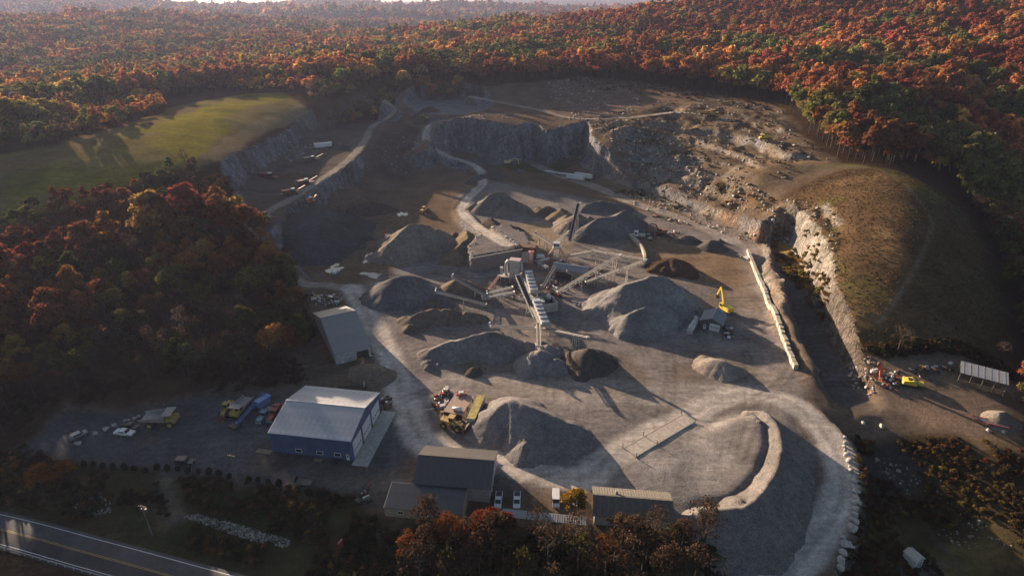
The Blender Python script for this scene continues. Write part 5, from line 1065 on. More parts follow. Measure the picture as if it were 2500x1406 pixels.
box_trailer('pale box trailer parked on the left quarry bench', (790, 362), 28, 13, group=None)
def flatbed(label, uv, rz, L, m=None, cat='trailer', name='flatbed_trailer', group='flatbed trailers', load=0):
    p = PG(*uv); t = thing(name, label, cat, p, rd(rz), group); m = m or M['steel']
    for y in (-1.2, 1.2): MB().box((0, y, 1.05), (L, .18, .3)).build('side_beam', m, t)
    for i in range(6): MB().box((0, -.9+.36*i, 1.14), (L-.1, .33, .09)).build('plank', M['wood'] if m is not M['white'] else M['white'], t)
    MB().box((L/2+.6, 0, .95), (1.4, .3, .2)).build('drawbar', M['dark'], t); wheels(t, (-L/2+1.6, -L/2+2.7), .95, .45, .35)
    for i in range(load): MB().box((random.uniform(-L*.3, L*.3), 0, 1.45+.1*i), (L*.35, 1.8, .5)).build('stack', M['white'], t)
    return t
flatbed('left pale flatbed trailer beside the white box trailers', (1352, 424), -28, 11, M['white']); flatbed('middle flatbed with stacked boards beside the box trailers', (1372, 428), -28, 12, M['palewall'], load=2); flatbed('small pale flatbed at the end of the row by the pit', (1338, 421), -28, 6, M['white'])
flatbed('dark flatbed with a pale load by the top of the block wall', (1817, 632), -70, 9, M['dark'], load=2)
# open utility trailer, red car hauler
p = PG(742, 1180); t = thing('utility_trailer', 'dark open utility trailer with railings beside the shrub row', 'trailer', p, rd(-9)); MB().box((0, 0, .6), (4.4, 2.3, .12)).build('deck', mat('trailer_deck', (.15, .12, .10), .8), t)
for y in (-1.15, 1.15): MB().bar((-2.2, y, 1.15), (2.2, y, 1.15), .08).bar((-2.2, y, .65), (-2.2, y, 1.15), .08).bar((2.2, y, .65), (2.2, y, 1.15), .08).bar((0, y, .65), (0, y, 1.15), .08).build('railing', M['black'], t)
MB().bar((-2.2, -1.1, 1.3), (-2.2, 1.1, 1.3), .1, 1.3).build('ramp_gate', M['black'], t); MB().bar((2.2, .6, .55), (3.6, 0, .5), .12).bar((2.2, -.6, .55), (3.6, 0, .5), .12).build('drawbar', M['black'], t); wheels(t, (-.4,), 1.28, .38, .22)
p = PG(2421, 1036); t = thing('red_flat_trailer', 'red flat equipment trailer on the right hand yard', 'trailer', p, rd(-26)); MB().box((0, 0, .85), (8.2, 2.3, .14)).build('deck', M['greywall'], t)
for y in (-1.25, 1.25): MB().bar((-4.1, y, .85), (4.1, y, .85), .22, .3).build('side_rail', M['red'], t); MB().box((-.4, y*1.14, 1.0), (2.6, .35, .16)).build('fender', M['red'], t); MB().bar((-4.1, y*.8, .9), (-5.4, y*.8, 1.4), .6, .1).build('ramp', M['red'], t)
MB().bar((4.1, 1.0, .8), (5.9, 0, .7), .16).bar((4.1, -1.0, .8), (5.9, 0, .7), .16).build('drawbar', M['red'], t); wheels(t, (-.9, .1), 1.42, .42, .25)
# tank trailer and old truck by the garage
p = PG(1690, 806); t = thing('tank_trailer', 'grey cylindrical tank trailer beside the grey garage', 'tank trailer', p, rd(60)); MB().cyl((-3.8, 0, 2.2), (6.2, 0, 2.2), 1.2, None, 18).build('tank', M['galv'], t, True); MB().box((1.0, 0, 3.42), (7.5, .6, .08)).build('walkway', M['steel'], t); MB().box((-4.4, 0, 1.5), (1.2, 2.3, 1.6)).build('rear_box', M['galv'], t)
for x in (0, 3): MB().cyl((x, 0, 3.3), (x, 0, 3.65), .35, None, 10).build('hatch', M['steel'], t)
wheels(t, (-2.6, -1.4), 1.0, .5, .4)
tractor('dark truck parked at the end of the tank trailer', (1697, 772), 62, M['greywall'], .9, False)['group'] = 'trucks on the yard'
t = tractor('white truck with flat body at the foot of the big grey pile', (1552, 580), 172, M['white'], 1.2, False); t['group'] = 'trucks on the yard'
# machines on the bench
def crusher_unit(label, uv, rz, L, m, s=1.0):
    p = PG(*uv); t = thing('mobile_crusher', label, 'mobile crusher', p, rd(rz), 'mobile crushers on the bench'); t.scale = (s, s, s)
    MB().box((0, 0, 1.3), (L, 2.2, .5)).build('chassis', m, t); MB().box((-L*.25, 0, 2.6), (L*.3, 2.6, 1.8), 0, 1.3).build('hopper', m, t); MB().box((L*.08, 0, 2.4), (L*.22, 2.2, 1.9)).build('crusher_body', M['dark'], t); MB().bar((L*.1, 0, 1.5), (L*.72, 0, 4.2), 1.0, .4).build('discharge_conveyor', m, t); MB().box((L*.1, 0, 3.6), (L*.16, 2.0, .6)).build('engine_box', M['white'], t)
    for y in (-1.0, 1.0): MB().prism([(-L*.3, .1), (L*.25, .1), (L*.29, .55), (L*.25, 1.0), (-L*.3, 1.0), (-L*.34, .55)], y-.28, y+.28).build('track', M['dark'], t)
    return t
dr = mat('dark_red_paint', (.16, .038, .032), .6)
crusher_unit('dark red mobile crusher at the left of the bench floor', (655, 436), -12, 15, dr); crusher_unit('rear red crusher of the row along the bench road', (745, 452), 42, 12, dr); crusher_unit('front red and white crusher of the row along the bench road', (712, 476), 38, 12, dr)
crusher_unit('green tracked screener with raised arm on the bench', (760, 395), 40, 13, mat('dull_green', (.055, .07, .04), .6)); crusher_unit('orange machine at the tip of the dark gravel slope', (757, 497), 50, 7, M['orange'])
# yellow truck body, orange boom at the scrap yard
p = PG(2222, 940); t = thing('yellow_crawler', 'bright yellow machine body with engine box in the right yard', 'machine', p, rd(-22)); MB().prism([(-2.6, .6), (1.6, .6), (1.6, 1.8), (.4, 2.5), (-2.4, 1.9)], -1.5, 1.5).build('body', M['byellow'], t); MB().box((2.9, .3, 1.2), (1.6, 1.8, .9)).build('engine_box', M['byellow'], t); MB().box((-.4, 0, 2.35), (1.4, 1.6, .3)).build('seat_well', M['dark'], t)
for y in (-1.3, 1.3): MB().box((0, y, .4), (5.6, .5, .8)).build('track', M['dark'], t)
p = PG(2150, 925); t = thing('orange_boom', 'upright orange boom arm standing in the scrap at right', 'boom', p, rd(-20)); MB().bar((0, 0, -.3), (-.5, .3, 3.4), .9, 1.0).bar((-.5, .3, 3.4), (-1.5, .8, 5.4), 1.0, 1.5).build('arm', M['orange'], t); MB().cyl((-1.6, .2, 5.5), (-1.6, 1.4, 5.5), .5, None, 10).build('pivot', M['dark'], t)
# container platform in the yard
q0, q1 = P(1146, 1030, 2.8), P(1178, 958, 2.8); p = (q0+q1)/2; t = thing('yellow_container', 'long mossy yellow container at the right of the scrap platform', 'container', (p.x, p.y, 0), math.atan2(q1.y-q0.y, q1.x-q0.x)); mo = mat('mossy_yellow', (.30, .235, .055), .75, 0, .45, .9); MB().box((0, 0, 1.4), (12.5, 2.6, 2.8)).build('body', M['palewall'], t); MB().box((0, 0, 2.86), (12.6, 2.7, .1)).build('roof', mo, t)
for i in range(14):
    for y in (-1.32, 1.32): MB().box((-5.8+i*.9, y, 1.4), (.28, .06, 2.5)).build('rib', M['palewall'], t)
p = P(1120, 985, 2.4); t = thing('scrap_platform', 'flat rusty steel roof platform covered with parts', 'platform', (p.x, p.y, 0), rd(72)); MB().box((0, 0, 2.35), (10.5, 6.4, .14)).build('deck', mat('pinkish_sheet', (.30, .20, .155), .8, 0, .25), t)
for x in (-4.8, 0, 4.8):
    for y in (-2.9, 2.9): MB().box((x, y, 1.1), (.25, .25, 2.4)).build('post', M['rust'], t)
MB().box((-5.1, 0, 1.2), (.1, 6.0, 2.2)).build('wall', M['dark'], t)
p = P(1126, 961, 2.6); t = thing('red_machine_frame', 'red machine frame lying on the rusty platform', 'machine', (p.x, p.y, 2.5), rd(12))
for y in (-.9, .9): MB().bar((-1.9, y, .25), (1.9, y, .25), .25, .35).build('beam', M['red'], t)
for x in (-1.6, 0, 1.6): MB().bar((x, -1, .4), (x, 1, .4), .25, .3).build('crossbar', M['red'], t)
MB().box((0, 0, .6), (1.6, 1.0, .6)).build('gearbox', M['white'], t)
p = P(1117, 1003, 2.2); t = thing('white_tank', 'white cylindrical tank at the front of the rusty platform', 'tank', (p.x, p.y, 2.45), rd(-10)); MB().cyl((-1.6, 0, .6), (1.6, 0, .6), .55, None, 14).build('shell', M['white'], t, True)
for x in (-1, 1): MB().box((x, 0, .12), (.2, .9, .3)).build('saddle', M['dark'], t)
p = PG(852, 872); t = thing('yellow_hopper', 'yellow steel hopper box at the front of the long shed', 'hopper', p, rd(20)); hm_ = mat('dull_yellow', (.26, .16, .035), .65, 0, .3)
for y in (-1.6, 1.6): MB().box((0, y, 1.2), (6.4, .16, 2.4)).build('side', hm_, t)
for x in (-3.1, 3.1): MB().box((x, 0, 1.2), (.16, 3.1, 2.4)).build('end', hm_, t)
MB().box((0, 0, .3), (6.2, 3.1, .2)).build('floor', M['rust'], t)
for i in range(5): MB().bar((-2.8+i*1.4, -1.7, 2.45), (-2.8+i*1.4, 1.7, 2.45), .16).build('bar', M['steel'], t)
p = PG(862, 948); t = thing('steel_gantry', 'dark steel gantry lying behind the blue hall', 'gantry', p, rd(4)); 
for y in (-.6, .6): MB().bar((-5, y, .5), (5, y, .5), .25, .35).build('beam', M['dark'], t)
for x in (-4, -1.5, 1, 3.5): MB().bar((x, -.6, .5), (x, .6, .5), .16).build('crossbar', M['dark'], t)
MB().box((3.9, 0, 1.6), (.3, .3, 2.2)).build('post', M['white'], t)
p = PG(834, 1340); t = thing('red_sign', 'small red board leaning among the shrubs by the road', 'sign', p, rd(70)); MB().box((0, 0, 1.7), (1.7, .1, 2.4)).build('board', M['red'], t)
for x in (-.6, .6): MB().box((x, .08, .7), (.1, .1, 2.4)).build('post', M['wood'], t)
# person
p = PG(977, 935); t = thing('person', 'person in dark clothes standing on the haul road', 'person', p, rd(200))
sk = bpy.data.meshes.new('body'); vv_ = [(0, 0, .95), (0, 0, 1.15), (0, 0, 1.38), (0, 0, 1.52), (0, 0, 1.68), (0, .20, 1.42), (.02, .27, 1.15), (.08, .29, .9), (0, -.20, 1.42), (-.03, -.27, 1.15), (.05, -.29, .9), (.02, .11, .9), (.06, .12, .5), (0, .12, .06), (.14, .13, .03), (-.04, -.11, .9), (0, -.12, .5), (-.1, -.12, .06), (.04, -.13, .03)]
ee_ = [(0, 1), (1, 2), (2, 3), (3, 4), (2, 5), (5, 6), (6, 7), (2, 8), (8, 9), (9, 10), (0, 11), (11, 12), (12, 13), (13, 14), (0, 15), (15, 16), (16, 17), (17, 18)]
sk.from_pydata(vv_, ee_, []); po = link('body', sk, M['black'], t); md = po.modifiers.new('skin', 'SKIN'); rr_ = [.15, .16, .17, .07, .11, .075, .055, .045, .075, .055, .045, .11, .075, .055, .045, .11, .075, .055, .045]
for i, q in enumerate(sk.skin_vertices[0].data): q.radius = (rr_[i], rr_[i]); q.use_root = (i == 0)
po.modifiers.new('sub', 'SUBSURF').levels = 1; po.modifiers['sub'].render_levels = 2
h = MB(); h.cyl((0, 0, 1.62), (0, 0, 1.80), .105, .09, 10).build('hat', mat('cap', (.10, .08, .05), .8), t, True); MB().box((.09, 0, 1.66), (.06, .13, .14)).build('face', mat('skin', (.40, .24, .17), .6), t)
# ------------------------------------------------------------------ poles, highway, guard rail
def utility_pole(label, uv, H, trans):
    p = PG(*uv); t = thing('utility_pole', label, 'utility pole', p, rd(-12), 'wooden utility poles'); MB().cyl((0, 0, -.5), (0, 0, H), .2, .13, 10).build('post', M['pole'], t); ca = MB().box((0, 0, H-.6), (2.3, .14, .16)).build('crossarm', M['pole'], t)
    for x in (-1, -.4, .4, 1): MB().cyl((x, 0, H-.5), (x, 0, H-.25), .07, .05, 8).build('insulator', M['white'], ca)
    for x in trans: MB().cyl((x, .3, H-2.5), (x, .3, H-1.5), .3, None, 12).build('transformer', M['greywall'], t)
    return t
utility_pole('bare utility pole at the edge of the lot left of the blue hall', (581, 1176), 9.8, ()); utility_pole('utility pole with two pale transformers above the highway', (372, 1306), 10.5, (-.5, .5))
def strip(name, off0, off1, z, m, kind='structure', line=HWL, skip=None):
    V, F = [], []; L = [Vector((p[0], p[1], 0)) for p in line]; s = 0.0
    for i, p in enumerate(L):
        d = (L[min(i+1, len(L)-1)]-L[max(i-1, 0)]).normalized(); n = Vector((-d.y, d.x, 0))
        for o in (off0, off1): q = p+n*o; V.append((q.x, q.y, z))
    F = [(2*i, 2*i+1, 2*i+3, 2*i+2) for i in range(len(L)-1)]
    o = link(name, np_mesh(name, np.array(V), np.array(F)), m); o['kind'] = kind; return o
asph = mat('asphalt', (.036, .033, .035), .85, 0, .4, .12, .2, 12); asph2 = mat('newer_asphalt', (.064, .058, .059), .85, 0, .35, .12, .2, 12)
strip('highway', 5.0, -5.0, -4.20, asph); strip('highway_lane', 4.95, .12, -4.19, asph2); strip('edge_line', 4.1, 3.94, -4.18, M['white']); strip('edge_line', -3.6, -3.76, -4.18, M['white'])
yl = mat('road_yellow', (.45, .27, .05), .7); strip('centre_line', .26, .14, -4.18, yl); strip('centre_line', -.06, -.18, -4.18, yl)
t = thing('guard_rail', 'steel guard rail along the near side of the highway', 'guard rail', (HWL[0].x, HWL[0].y, -4.2))
for i in range(0, len(HWL)-1):
    a, b = HWL[i], HWL[i+1]; d = (b-a).normalized(); n = Vector((-d.y, d.x, 0)); a2 = a-n*4.7-Vector((HWL[0].x, HWL[0].y, -4.2)); b2 = b-n*4.7-Vector((HWL[0].x, HWL[0].y, -4.2))
    if -260 < a.x < 40: MB().bar(a2+Vector((0, 0, .72)), b2+Vector((0, 0, .72)), .08, .32).build('beam', M['galv'], t); MB().box((a2.x, a2.y, .3), (.15, .15, .9)).build('post', M['galv'], t)
# ------------------------------------------------------------------ boulders, rubble
BO = []
for i in range(6):
    bm = bmesh.new(); bmesh.ops.create_icosphere(bm, subdivisions=2, radius=1.0); r = np.random.default_rng(500+i); sx = r.uniform(.75, 1.2, 3)
    pl = [(Vector(r.normal(size=3)).normalized(), r.uniform(.55, .85)) for _ in range(9)]
    for v in bm.verts:
        for n_, d_ in pl:
            e = v.co.dot(n_)-d_
            if e > 0: v.co -= n_*e
        v.co = Vector((v.co.x*sx[0], v.co.y*sx[1], v.co.z*sx[2]*.85))*(1+r.normal()*.03)
    me = bpy.data.meshes.new('boulder'); bm.to_mesh(me); bm.free(); me.materials.append(M['stone']); BO.append(me)
def boulder(u, v, s, label, group):
    p = PG(u, v); o = link('boulder', random.choice(BO)); o.location = (p.x, p.y, p.z+s*.35); o.scale = (s, s, s*random.uniform(.8, 1.1)); o.rotation_euler = (random.uniform(-.3, .3), random.uniform(-.3, .3), random.uniform(0, 6)); tag(o, label, 'boulder', group)
for u, v, s in ((2063,1068,.7),(2063,1081,.7),(2061,1091,.7),(2063,1101,.8),(2067,1113,1.1),(2074,1127,1.2),(2074,1140,.7),(2077,1151,.9),(2083,1175,1.0),(2085,1190,.9),(2089,1201,1.1),(2089,1214,1.0),(2091,1229,1.2),(2088,1243,1.0),(2086,1259,1.4),(2085,1273,1.3),(2081,1291,1.4),(2058,1314,.8),(2062,1330,1.2),(2074,1332,1.2),(2056,1352,1.3),(2053,1371,1.4),(2050,1388,1.2)):
    boulder(u, v, s, 'pale boulder in the row along the outer edge of the curved haul road', 'boulders along the curved road')
for u, v, s, l in ((191,1084,1.0,'boulder in front of the silver wagon'),(234,1060,.8,'lone boulder between the silver wagon and the white coupe'),(259,1049,1.1,'boulder left of the white coupe'),(281,1039,.9,'boulder behind the white coupe'),(306,1029,.8,'leftmost of the small boulders left of the haul truck'),(315,1026,.6,'smallest boulder left of the haul truck'),(328,1023,.9,'larger boulder left of the haul truck'),(339,1017,.6,'boulder nearest the haul truck bed')):
    boulder(u, v, s, l, 'boulders on the dark lot')
for i in range(20):
    f = i/19; boulder(1203+62*f+random.uniform(-1, 1), 556+44*f**1.15+random.uniform(-1.5, 1.5), random.uniform(.6, 1.05), 'pale boulder in the line beside the end of the winding road', 'boulders beside the terrace road')
for u, v, s, l in ((2414,1052,.8,'left of two boulders near the red trailer'),(2449,1056,1.0,'right of two boulders near the red trailer'),(2108,1034,.8,'boulder at the corner of the right yard'),(2152,1042,1.2,'largest boulder on the edge of the hollow'),(1582,514,1.3,'pale boulder beside the yard road'),(1551,500,1.2,'left pale boulder by the yard road')): boulder(u, v, s, l, 'loose boulders')
ROCKS = bpy.data.collections.new('rock_shapes'); rm_ = bpy.data.materials.new('rubble_stone'); rm_.use_nodes = True; n_ = rm_.node_tree.nodes; l_ = rm_.node_tree.links; a_ = n_.new('ShaderNodeAttribute'); a_.attribute_name = 'leafcol'; a_.attribute_type = 'INSTANCER'; g_ = n_.new('ShaderNodeNewGeometry')
f_ = ramp(n_, l_, noise(n_, l_, g_.outputs['Position'], .9, 4), .3, .7, .6, 1.4); c_ = n_.new('ShaderNodeCombineColor')
for i in range(3): l_.new(f_, c_.inputs[i])
l_.new(mixc(n_, l_, a_.outputs['Color'], c_.outputs[0], 1.0, 'MULTIPLY'), n_['Principled BSDF'].inputs['Base Color']); n_['Principled BSDF'].inputs['Roughness'].default_value = .9
for i, me in enumerate(BO[:5]):
    m2 = me.copy(); m2.materials.clear(); m2.materials.append(rm_); ROCKS.objects.link(bpy.data.objects.new('rock_%02d' % i, m2))
RP, RS, RC = [], [], []
def rubble(poly, n, s0, s1, cols, seed, thr=-.25):
    r = np.random.default_rng(seed); xs = [p[0] for p in poly]; ys = [p[1] for p in poly]; X = r.uniform(min(xs), max(xs), n*4); Y = r.uniform(min(ys), max(ys), n*4); k = (sdist(poly, X, Y) > 0) & (fbm(X, Y, 14, 3, seed) > thr); X, Y = X[k][:n], Y[k][:n]
    s = s0+(s1-s0)*r.random(len(X))**4; RP.append(np.c_[X, Y, hza(X, Y)+s*.05]); RS.append(s); c = np.array(cols)[r.integers(0, len(cols), len(X))]; RC.append(c*np.exp(r.normal(0, .2, (len(X), 1))))
tanc = [(.34,.28,.21), (.26,.20,.15), (.22,.21,.21), (.40,.36,.31), (.28,.15,.07)]; gc = [(.17,.165,.17), (.22,.21,.21), (.13,.125,.13), (.27,.25,.23)]
rubble(UPB, 1100, .2, 1.3, [(.22,.17,.13), (.16,.12,.09), (.28,.24,.20)], 14, .0); rubble(RO, 2400, .15, 1.25, tanc, 1); rubble(wpts([(1330,200,44),(1420,190,45),(1560,215,43),(1560,280,35),(1400,285,33),(1350,240,38)]), 900, .4, 1.6, [(.24,.18,.145), (.30,.25,.21), (.16,.12,.10)], 2)
rubble(wpts([(450,1268,-3.5),(480,1258,-3.2),(600,1292,-3.6),(715,1325,-3.8),(700,1342,-4),(600,1322,-4),(500,1285,-3.6)]), 700, .2, .5, [(.20,.175,.16), (.25,.225,.205), (.13,.115,.105)], 3, -2); rubble(wpts([(150,1200,-2),(250,1190,-1.5),(280,1250,-3),(200,1260,-3)]), 140, .2, .5, [(.26,.23,.21), (.18,.16,.14)], 4)
rubble(wpts([(1080,380,2),(1240,385,2),(1440,390,3),(1470,440,1),(1400,402,0),(1240,402,0),(1090,398,0)]), 420, .4, 1.6, gc, 5); rubble(wpts([(690,372,18),(770,345,18),(800,365,18),(700,400,18)]), 300, .4, 1.3, gc, 6); rubble(wpts([(1480,470,0),(1560,462,1),(1700,520,1),(1850,575,1),(1900,640,-2),(1850,600,0),(1700,545,0),(1560,500,0)]), 420, .3, 1.2, tanc, 7)
rubble(wpts([(2120,1090,-5),(2300,1180,-9),(2480,1330,-9),(2350,1340,-11),(2200,1250,-10)]), 130, .25, .8, [(.22,.19,.17), (.15,.13,.11)], 8); rubble(wpts([(1000,300,30),(1180,292,32),(1300,284,32),(1480,300,32),(1480,292,33),(1250,276,33),(1050,290,30)]), 260, .4, 1.3, [(.28,.23,.20), (.22,.19,.17)], 9); rubble(wpts([(2080,870,3),(2130,880,2),(2140,960,0),(2090,940,0)]), 90, .3, .8, tanc, 10); rubble(wpts([(900,390,12),(960,310,20),(1030,350,8),(1000,440,0),(910,440,0)]), 260, .25, 1.1, gc, 15); rubble(wpts([(1120,620,5),(1150,560,6),(1180,560,6),(1160,620,6)]), 90, .3, .8, tanc, 12)
RP = np.concatenate(RP); RS = np.concatenate(RS); RC = np.concatenate(RC); scatter('rubble', ROCKS, RP, RNG.integers(0, 5, len(RP)), RNG.uniform(0, 6.28, len(RP)), RS, RC, 'broken stone rubble scattered over the quarry slopes and banks', 'rubble')
# ------------------------------------------------------------------ scrap heaps
def scrap(label, poly, n, seed, hmax=1.0):
    r = np.random.default_rng(seed); pw = [PG(*p) for p in poly]; base = pw[0]; groups = {}; xs = [p.x for p in pw]; ys = [p.y for p in pw]; k = 0
    while k < n:
        x, y = r.uniform(min(xs), max(xs)), r.uniform(min(ys), max(ys))
        if float(sdist(pw, np.array([x]), np.array([y]))[0]) < 0: continue
        k += 1; mm = ['rust', 'dark', 'steel', 'white', 'red', 'galv', 'rust', 'dark', 'yellow', 'dark'][r.integers(0, 10)]; b = groups.setdefault(mm, MB()); c = Vector((x-base.x, y-base.y, hz(x, y)-base.z)); q = r.integers(0, 4); a = r.uniform(0, 6.28); L = r.uniform(.6, 2.6)
        if q == 0: b.box(c+Vector((0, 0, r.uniform(.2, hmax))), (L, r.uniform(.4, 1.4), r.uniform(.3, 1.0)), a)
        elif q == 1: b.bar(c+Vector((0, 0, .2)), c+Vector((math.cos(a)*L*1.5, math.sin(a)*L*1.5, r.uniform(.1, hmax*1.2))), r.uniform(.1, .25))
        elif q == 2: b.cyl(c+Vector((0, 0, .4)), c+Vector((math.cos(a)*L*.7, math.sin(a)*L*.7, r.uniform(.3, .8))), r.uniform(.25, .55), None, 10)
        else: b.tube([c+Vector((math.cos(t_)*.5, math.sin(t_)*.5, .25+.1*r.random())) for t_ in np.linspace(0, 6.28, 9)], .2, 5)
    t = thing('scrap_heap', label, 'scrap', base, 0, 'heaps of scrap'); t['kind'] = 'stuff'
    for mm, b in groups.items(): o = b.build('scrap', M[mm], t); o['kind'] = 'stuff'
scrap('heap of scrap metal and parts behind the long shed', [(752,712),(830,722),(838,742),(800,752),(770,748)], 80, 1); scrap('rusty parts and pipes left of the scrap platform', [(1062,965),(1090,945),(1110,965),(1085,1010),(1060,1005)], 46, 2, 1.4); scrap('tangle of tyres and scrap around the orange boom', [(2130,905),(2200,905),(2215,940),(2160,950),(2125,935)], 60, 3, 1.2); scrap('row of scrap parts along the wood edge of the right yard', [(2215,900),(2320,890),(2330,905),(2240,920)], 45, 4, 1.0)
scrap('scrap along the yard road behind the dark grey pile', [(1585,520),(1680,545),(1680,552),(1590,530)], 30, 5, .9); scrap('debris under the excavator beside the white truck', [(1570,570),(1660,565),(1660,590),(1580,592)], 40, 6, 1.2); scrap('planks and pipes beside the grey garage', [(1765,800),(1785,800),(1790,825),(1768,828)], 22, 7, .8); scrap('pale rubbish at the back corner of the blue hall', [(930,968),(948,966),(952,1000),(936,1000)], 22, 8, .8); scrap('rusty junk left of the barn lean-to', [(870,1195),(905,1190),(900,1230),(872,1230)], 18, 9, .9); scrap('litter and pallets in front of the long shed', [(860,872),(925,862),(930,880),(880,890)], 14, 10, .6)
scrap('pipes and fallen stone below the dust collector', [(1225,690),(1285,700),(1290,740),(1230,725)], 30, 13, 1.4); scrap('steel frames and motors behind the feed bin', [(1330,705),(1370,700),(1375,735),(1345,738)], 30, 14, 1.6); scrap('loose machine parts around the control tower', [(1335,640),(1385,632),(1390,648),(1340,652)], 24, 15, 1.4); scrap('steel lengths lying beside the crusher shed', [(1440,655),(1475,660),(1465,680),(1435,680)], 24, 11, .8); scrap('pumps and pipework in front of the crusher shed', [(1350,668),(1430,685),(1425,700),(1350,695)], 34, 12, 1.6)
# ------------------------------------------------------------------ puddles
wm = mat('puddle_water', (.10, .095, .09), .04, 0, .1)
def puddle(u, v, du, dv, seed):
    p = P(u, v); z = max(hz(p.x+dx_, p.y+dy_) for dx_ in (-2, 0, 2) for dy_ in (-2, 0, 2)); a = P(u+du, v).x-p.x; b = P(u, v-dv).y-p.y; r = np.random.default_rng(seed); ph = r.uniform(0, 6.28, 5); V = [(0, 0, 0)]; n = 40
    for i in range(n):
        t_ = 2*math.pi*i/n; k = 1+.35*math.sin(2*t_+ph[0])+.25*math.sin(3*t_+ph[1])+.2*math.sin(5*t_+ph[2])+.14*math.sin(9*t_+ph[3]); V.append((a*k*math.cos(t_), b*k*math.sin(t_), 0))
    F = np.array([(0, i+1, (i+1) % n+1) for i in range(n)]); o = link('puddle', np_mesh('puddle', np.array(V), F, None, False), wm); o.location = (p.x, p.y, z+.03); o['kind'] = 'structure'
for i, q in enumerate(((902,632,15,9),(908,672,22,6),(982,524,10,5),(812,660,16,9),(1165,437,16,7),(1145,448,10,3),(1065,590,10,12),(1270,418,16,4),(1000,752,14,6),(818,648,10,4),(925,692,10,3),(690,482,14,2.5))): puddle(*q, i)
# ------------------------------------------------------------------ shrubs, foreground trees, undergrowth
BUSH = bpy.data.collections.new('bush_shapes')
for i in range(4):
    r = np.random.default_rng(700+i); n = 5; cs = np.c_[r.normal(0, .55, n), r.normal(0, .55, n), r.uniform(.3, .9, n)]; V, F = leaves(r, 150, .42, cs, r.uniform(.45, .8, n), .9, -.2); me = np_mesh('bush', V, F, None, False); me.materials.append(LEAF); BUSH.objects.link(bpy.data.objects.new('bush_%02d' % i, me))
r = np.random.default_rng(720); cs = np.array([(0, 0, .5), (0, 0, 1.0), (0, 0, 1.5), (.2, .1, .8), (-.2, 0, 1.1)]); V, F = leaves(r, 420, .34, cs, np.array([.75, .7, .5, .6, .6]), 1.0, -.8); SM = np_mesh('foliage', V, F, None, False); SM.materials.append(LEAF); ST = MB().cyl((0, 0, -.2), (0, 0, .8), .08, None, 6).mesh('stem'); ST.materials.append(BARK)
SHR = ((207,1138),(229,1137),(253,1142),(277,1145),(305,1146),(329,1149),(356,1153),(385,1146),(410,1148),(435,1149),(459,1153),(486,1155),(512,1157),(536,1161),(561,1166),(609,1176),(631,1176),(656,1182),(682,1184),(756,1207),(781,1214),(808,1221),(835,1227))
for i, (u, v) in enumerate(SHR):
    p = PG(u, v); s = random.uniform(.85, 1.2); t = thing('evergreen_shrub', 'small dark evergreen shrub in the row along the lot edge', 'shrub', p, random.uniform(0, 6), 'shrub row along the lot'); t.scale = (s, s, s); f = link('foliage', SM, None, t); f['leafcol'] = [.018, .026, .010]; link('stem', ST, None, t)
def ftree(u, v, kd, col, s, label, group):
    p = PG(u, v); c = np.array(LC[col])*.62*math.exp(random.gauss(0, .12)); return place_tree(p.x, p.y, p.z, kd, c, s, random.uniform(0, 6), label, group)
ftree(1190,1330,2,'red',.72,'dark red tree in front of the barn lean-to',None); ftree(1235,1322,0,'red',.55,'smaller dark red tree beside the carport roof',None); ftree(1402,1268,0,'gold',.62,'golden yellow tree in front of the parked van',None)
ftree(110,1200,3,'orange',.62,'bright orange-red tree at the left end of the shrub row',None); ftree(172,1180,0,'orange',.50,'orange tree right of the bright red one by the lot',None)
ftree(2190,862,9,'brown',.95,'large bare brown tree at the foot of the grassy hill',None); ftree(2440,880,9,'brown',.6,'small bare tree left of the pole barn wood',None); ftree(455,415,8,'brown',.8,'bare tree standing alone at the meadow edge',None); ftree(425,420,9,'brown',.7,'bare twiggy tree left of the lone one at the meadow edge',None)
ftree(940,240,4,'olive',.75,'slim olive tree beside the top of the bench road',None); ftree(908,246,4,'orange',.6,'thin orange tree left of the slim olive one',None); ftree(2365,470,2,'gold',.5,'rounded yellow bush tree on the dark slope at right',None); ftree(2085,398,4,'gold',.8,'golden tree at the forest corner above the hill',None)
for i, (u, v) in enumerate(((-70,1010),(-30,1040),(-95,1060),(-55,1085),(10,1060),(-130,1030),(25,1015),(-160,1080),(-20,1100))):  # mostly out of frame, added to keep sun patches off the highway
    ftree(u, v, (5, 2, 0, 7, 8, 2, 9, 0, 7)[i], ('brown', 'olive', 'rust')[i % 3], 1.0, 'tree added at the far left end of the dark lot to shade the highway', 'shade trees added at the left end of the lot')
for u, v, kd, col, s_, l in ((742,872,4,'green',.95,'tall green tree at the wood edge left of the long shed'),(728,846,5,'brown',.95,'brown tree at the wood edge left of the long shed'),(757,835,10,'dark',.85,'dark conifer beside the wall of the long shed'),(712,882,2,'rust',.9,'broad rust tree behind the parked machines'),(748,800,8,'brown',.9,'bare brown tree beside the far end of the long shed'),(688,905,7,'brown',.85,'thin brown tree above the parked trucks')): ftree(u, v, kd, col, s_, l, None)
fr = np.random.default_rng(78)
for i in range(26):
    v = fr.uniform(500, 850); u = 2340+(v-460)*.40+fr.uniform(0, 70); kd = int(fr.choice([7, 8, 9, 8, 6, 0])); col = fr.choice(['brown', 'rust', 'olive', 'brown', 'green']); f_ = FW_[NEAR[kd][0]]
    ftree(u, v, kd, col, fr.uniform(.6, .95), '%s %s tree on the dark bank right of the hill path' % (f_, CW_[col]), '%s %s trees on the bank right of the hill path' % (f_, col))
fr = np.random.default_rng(77); n = 0
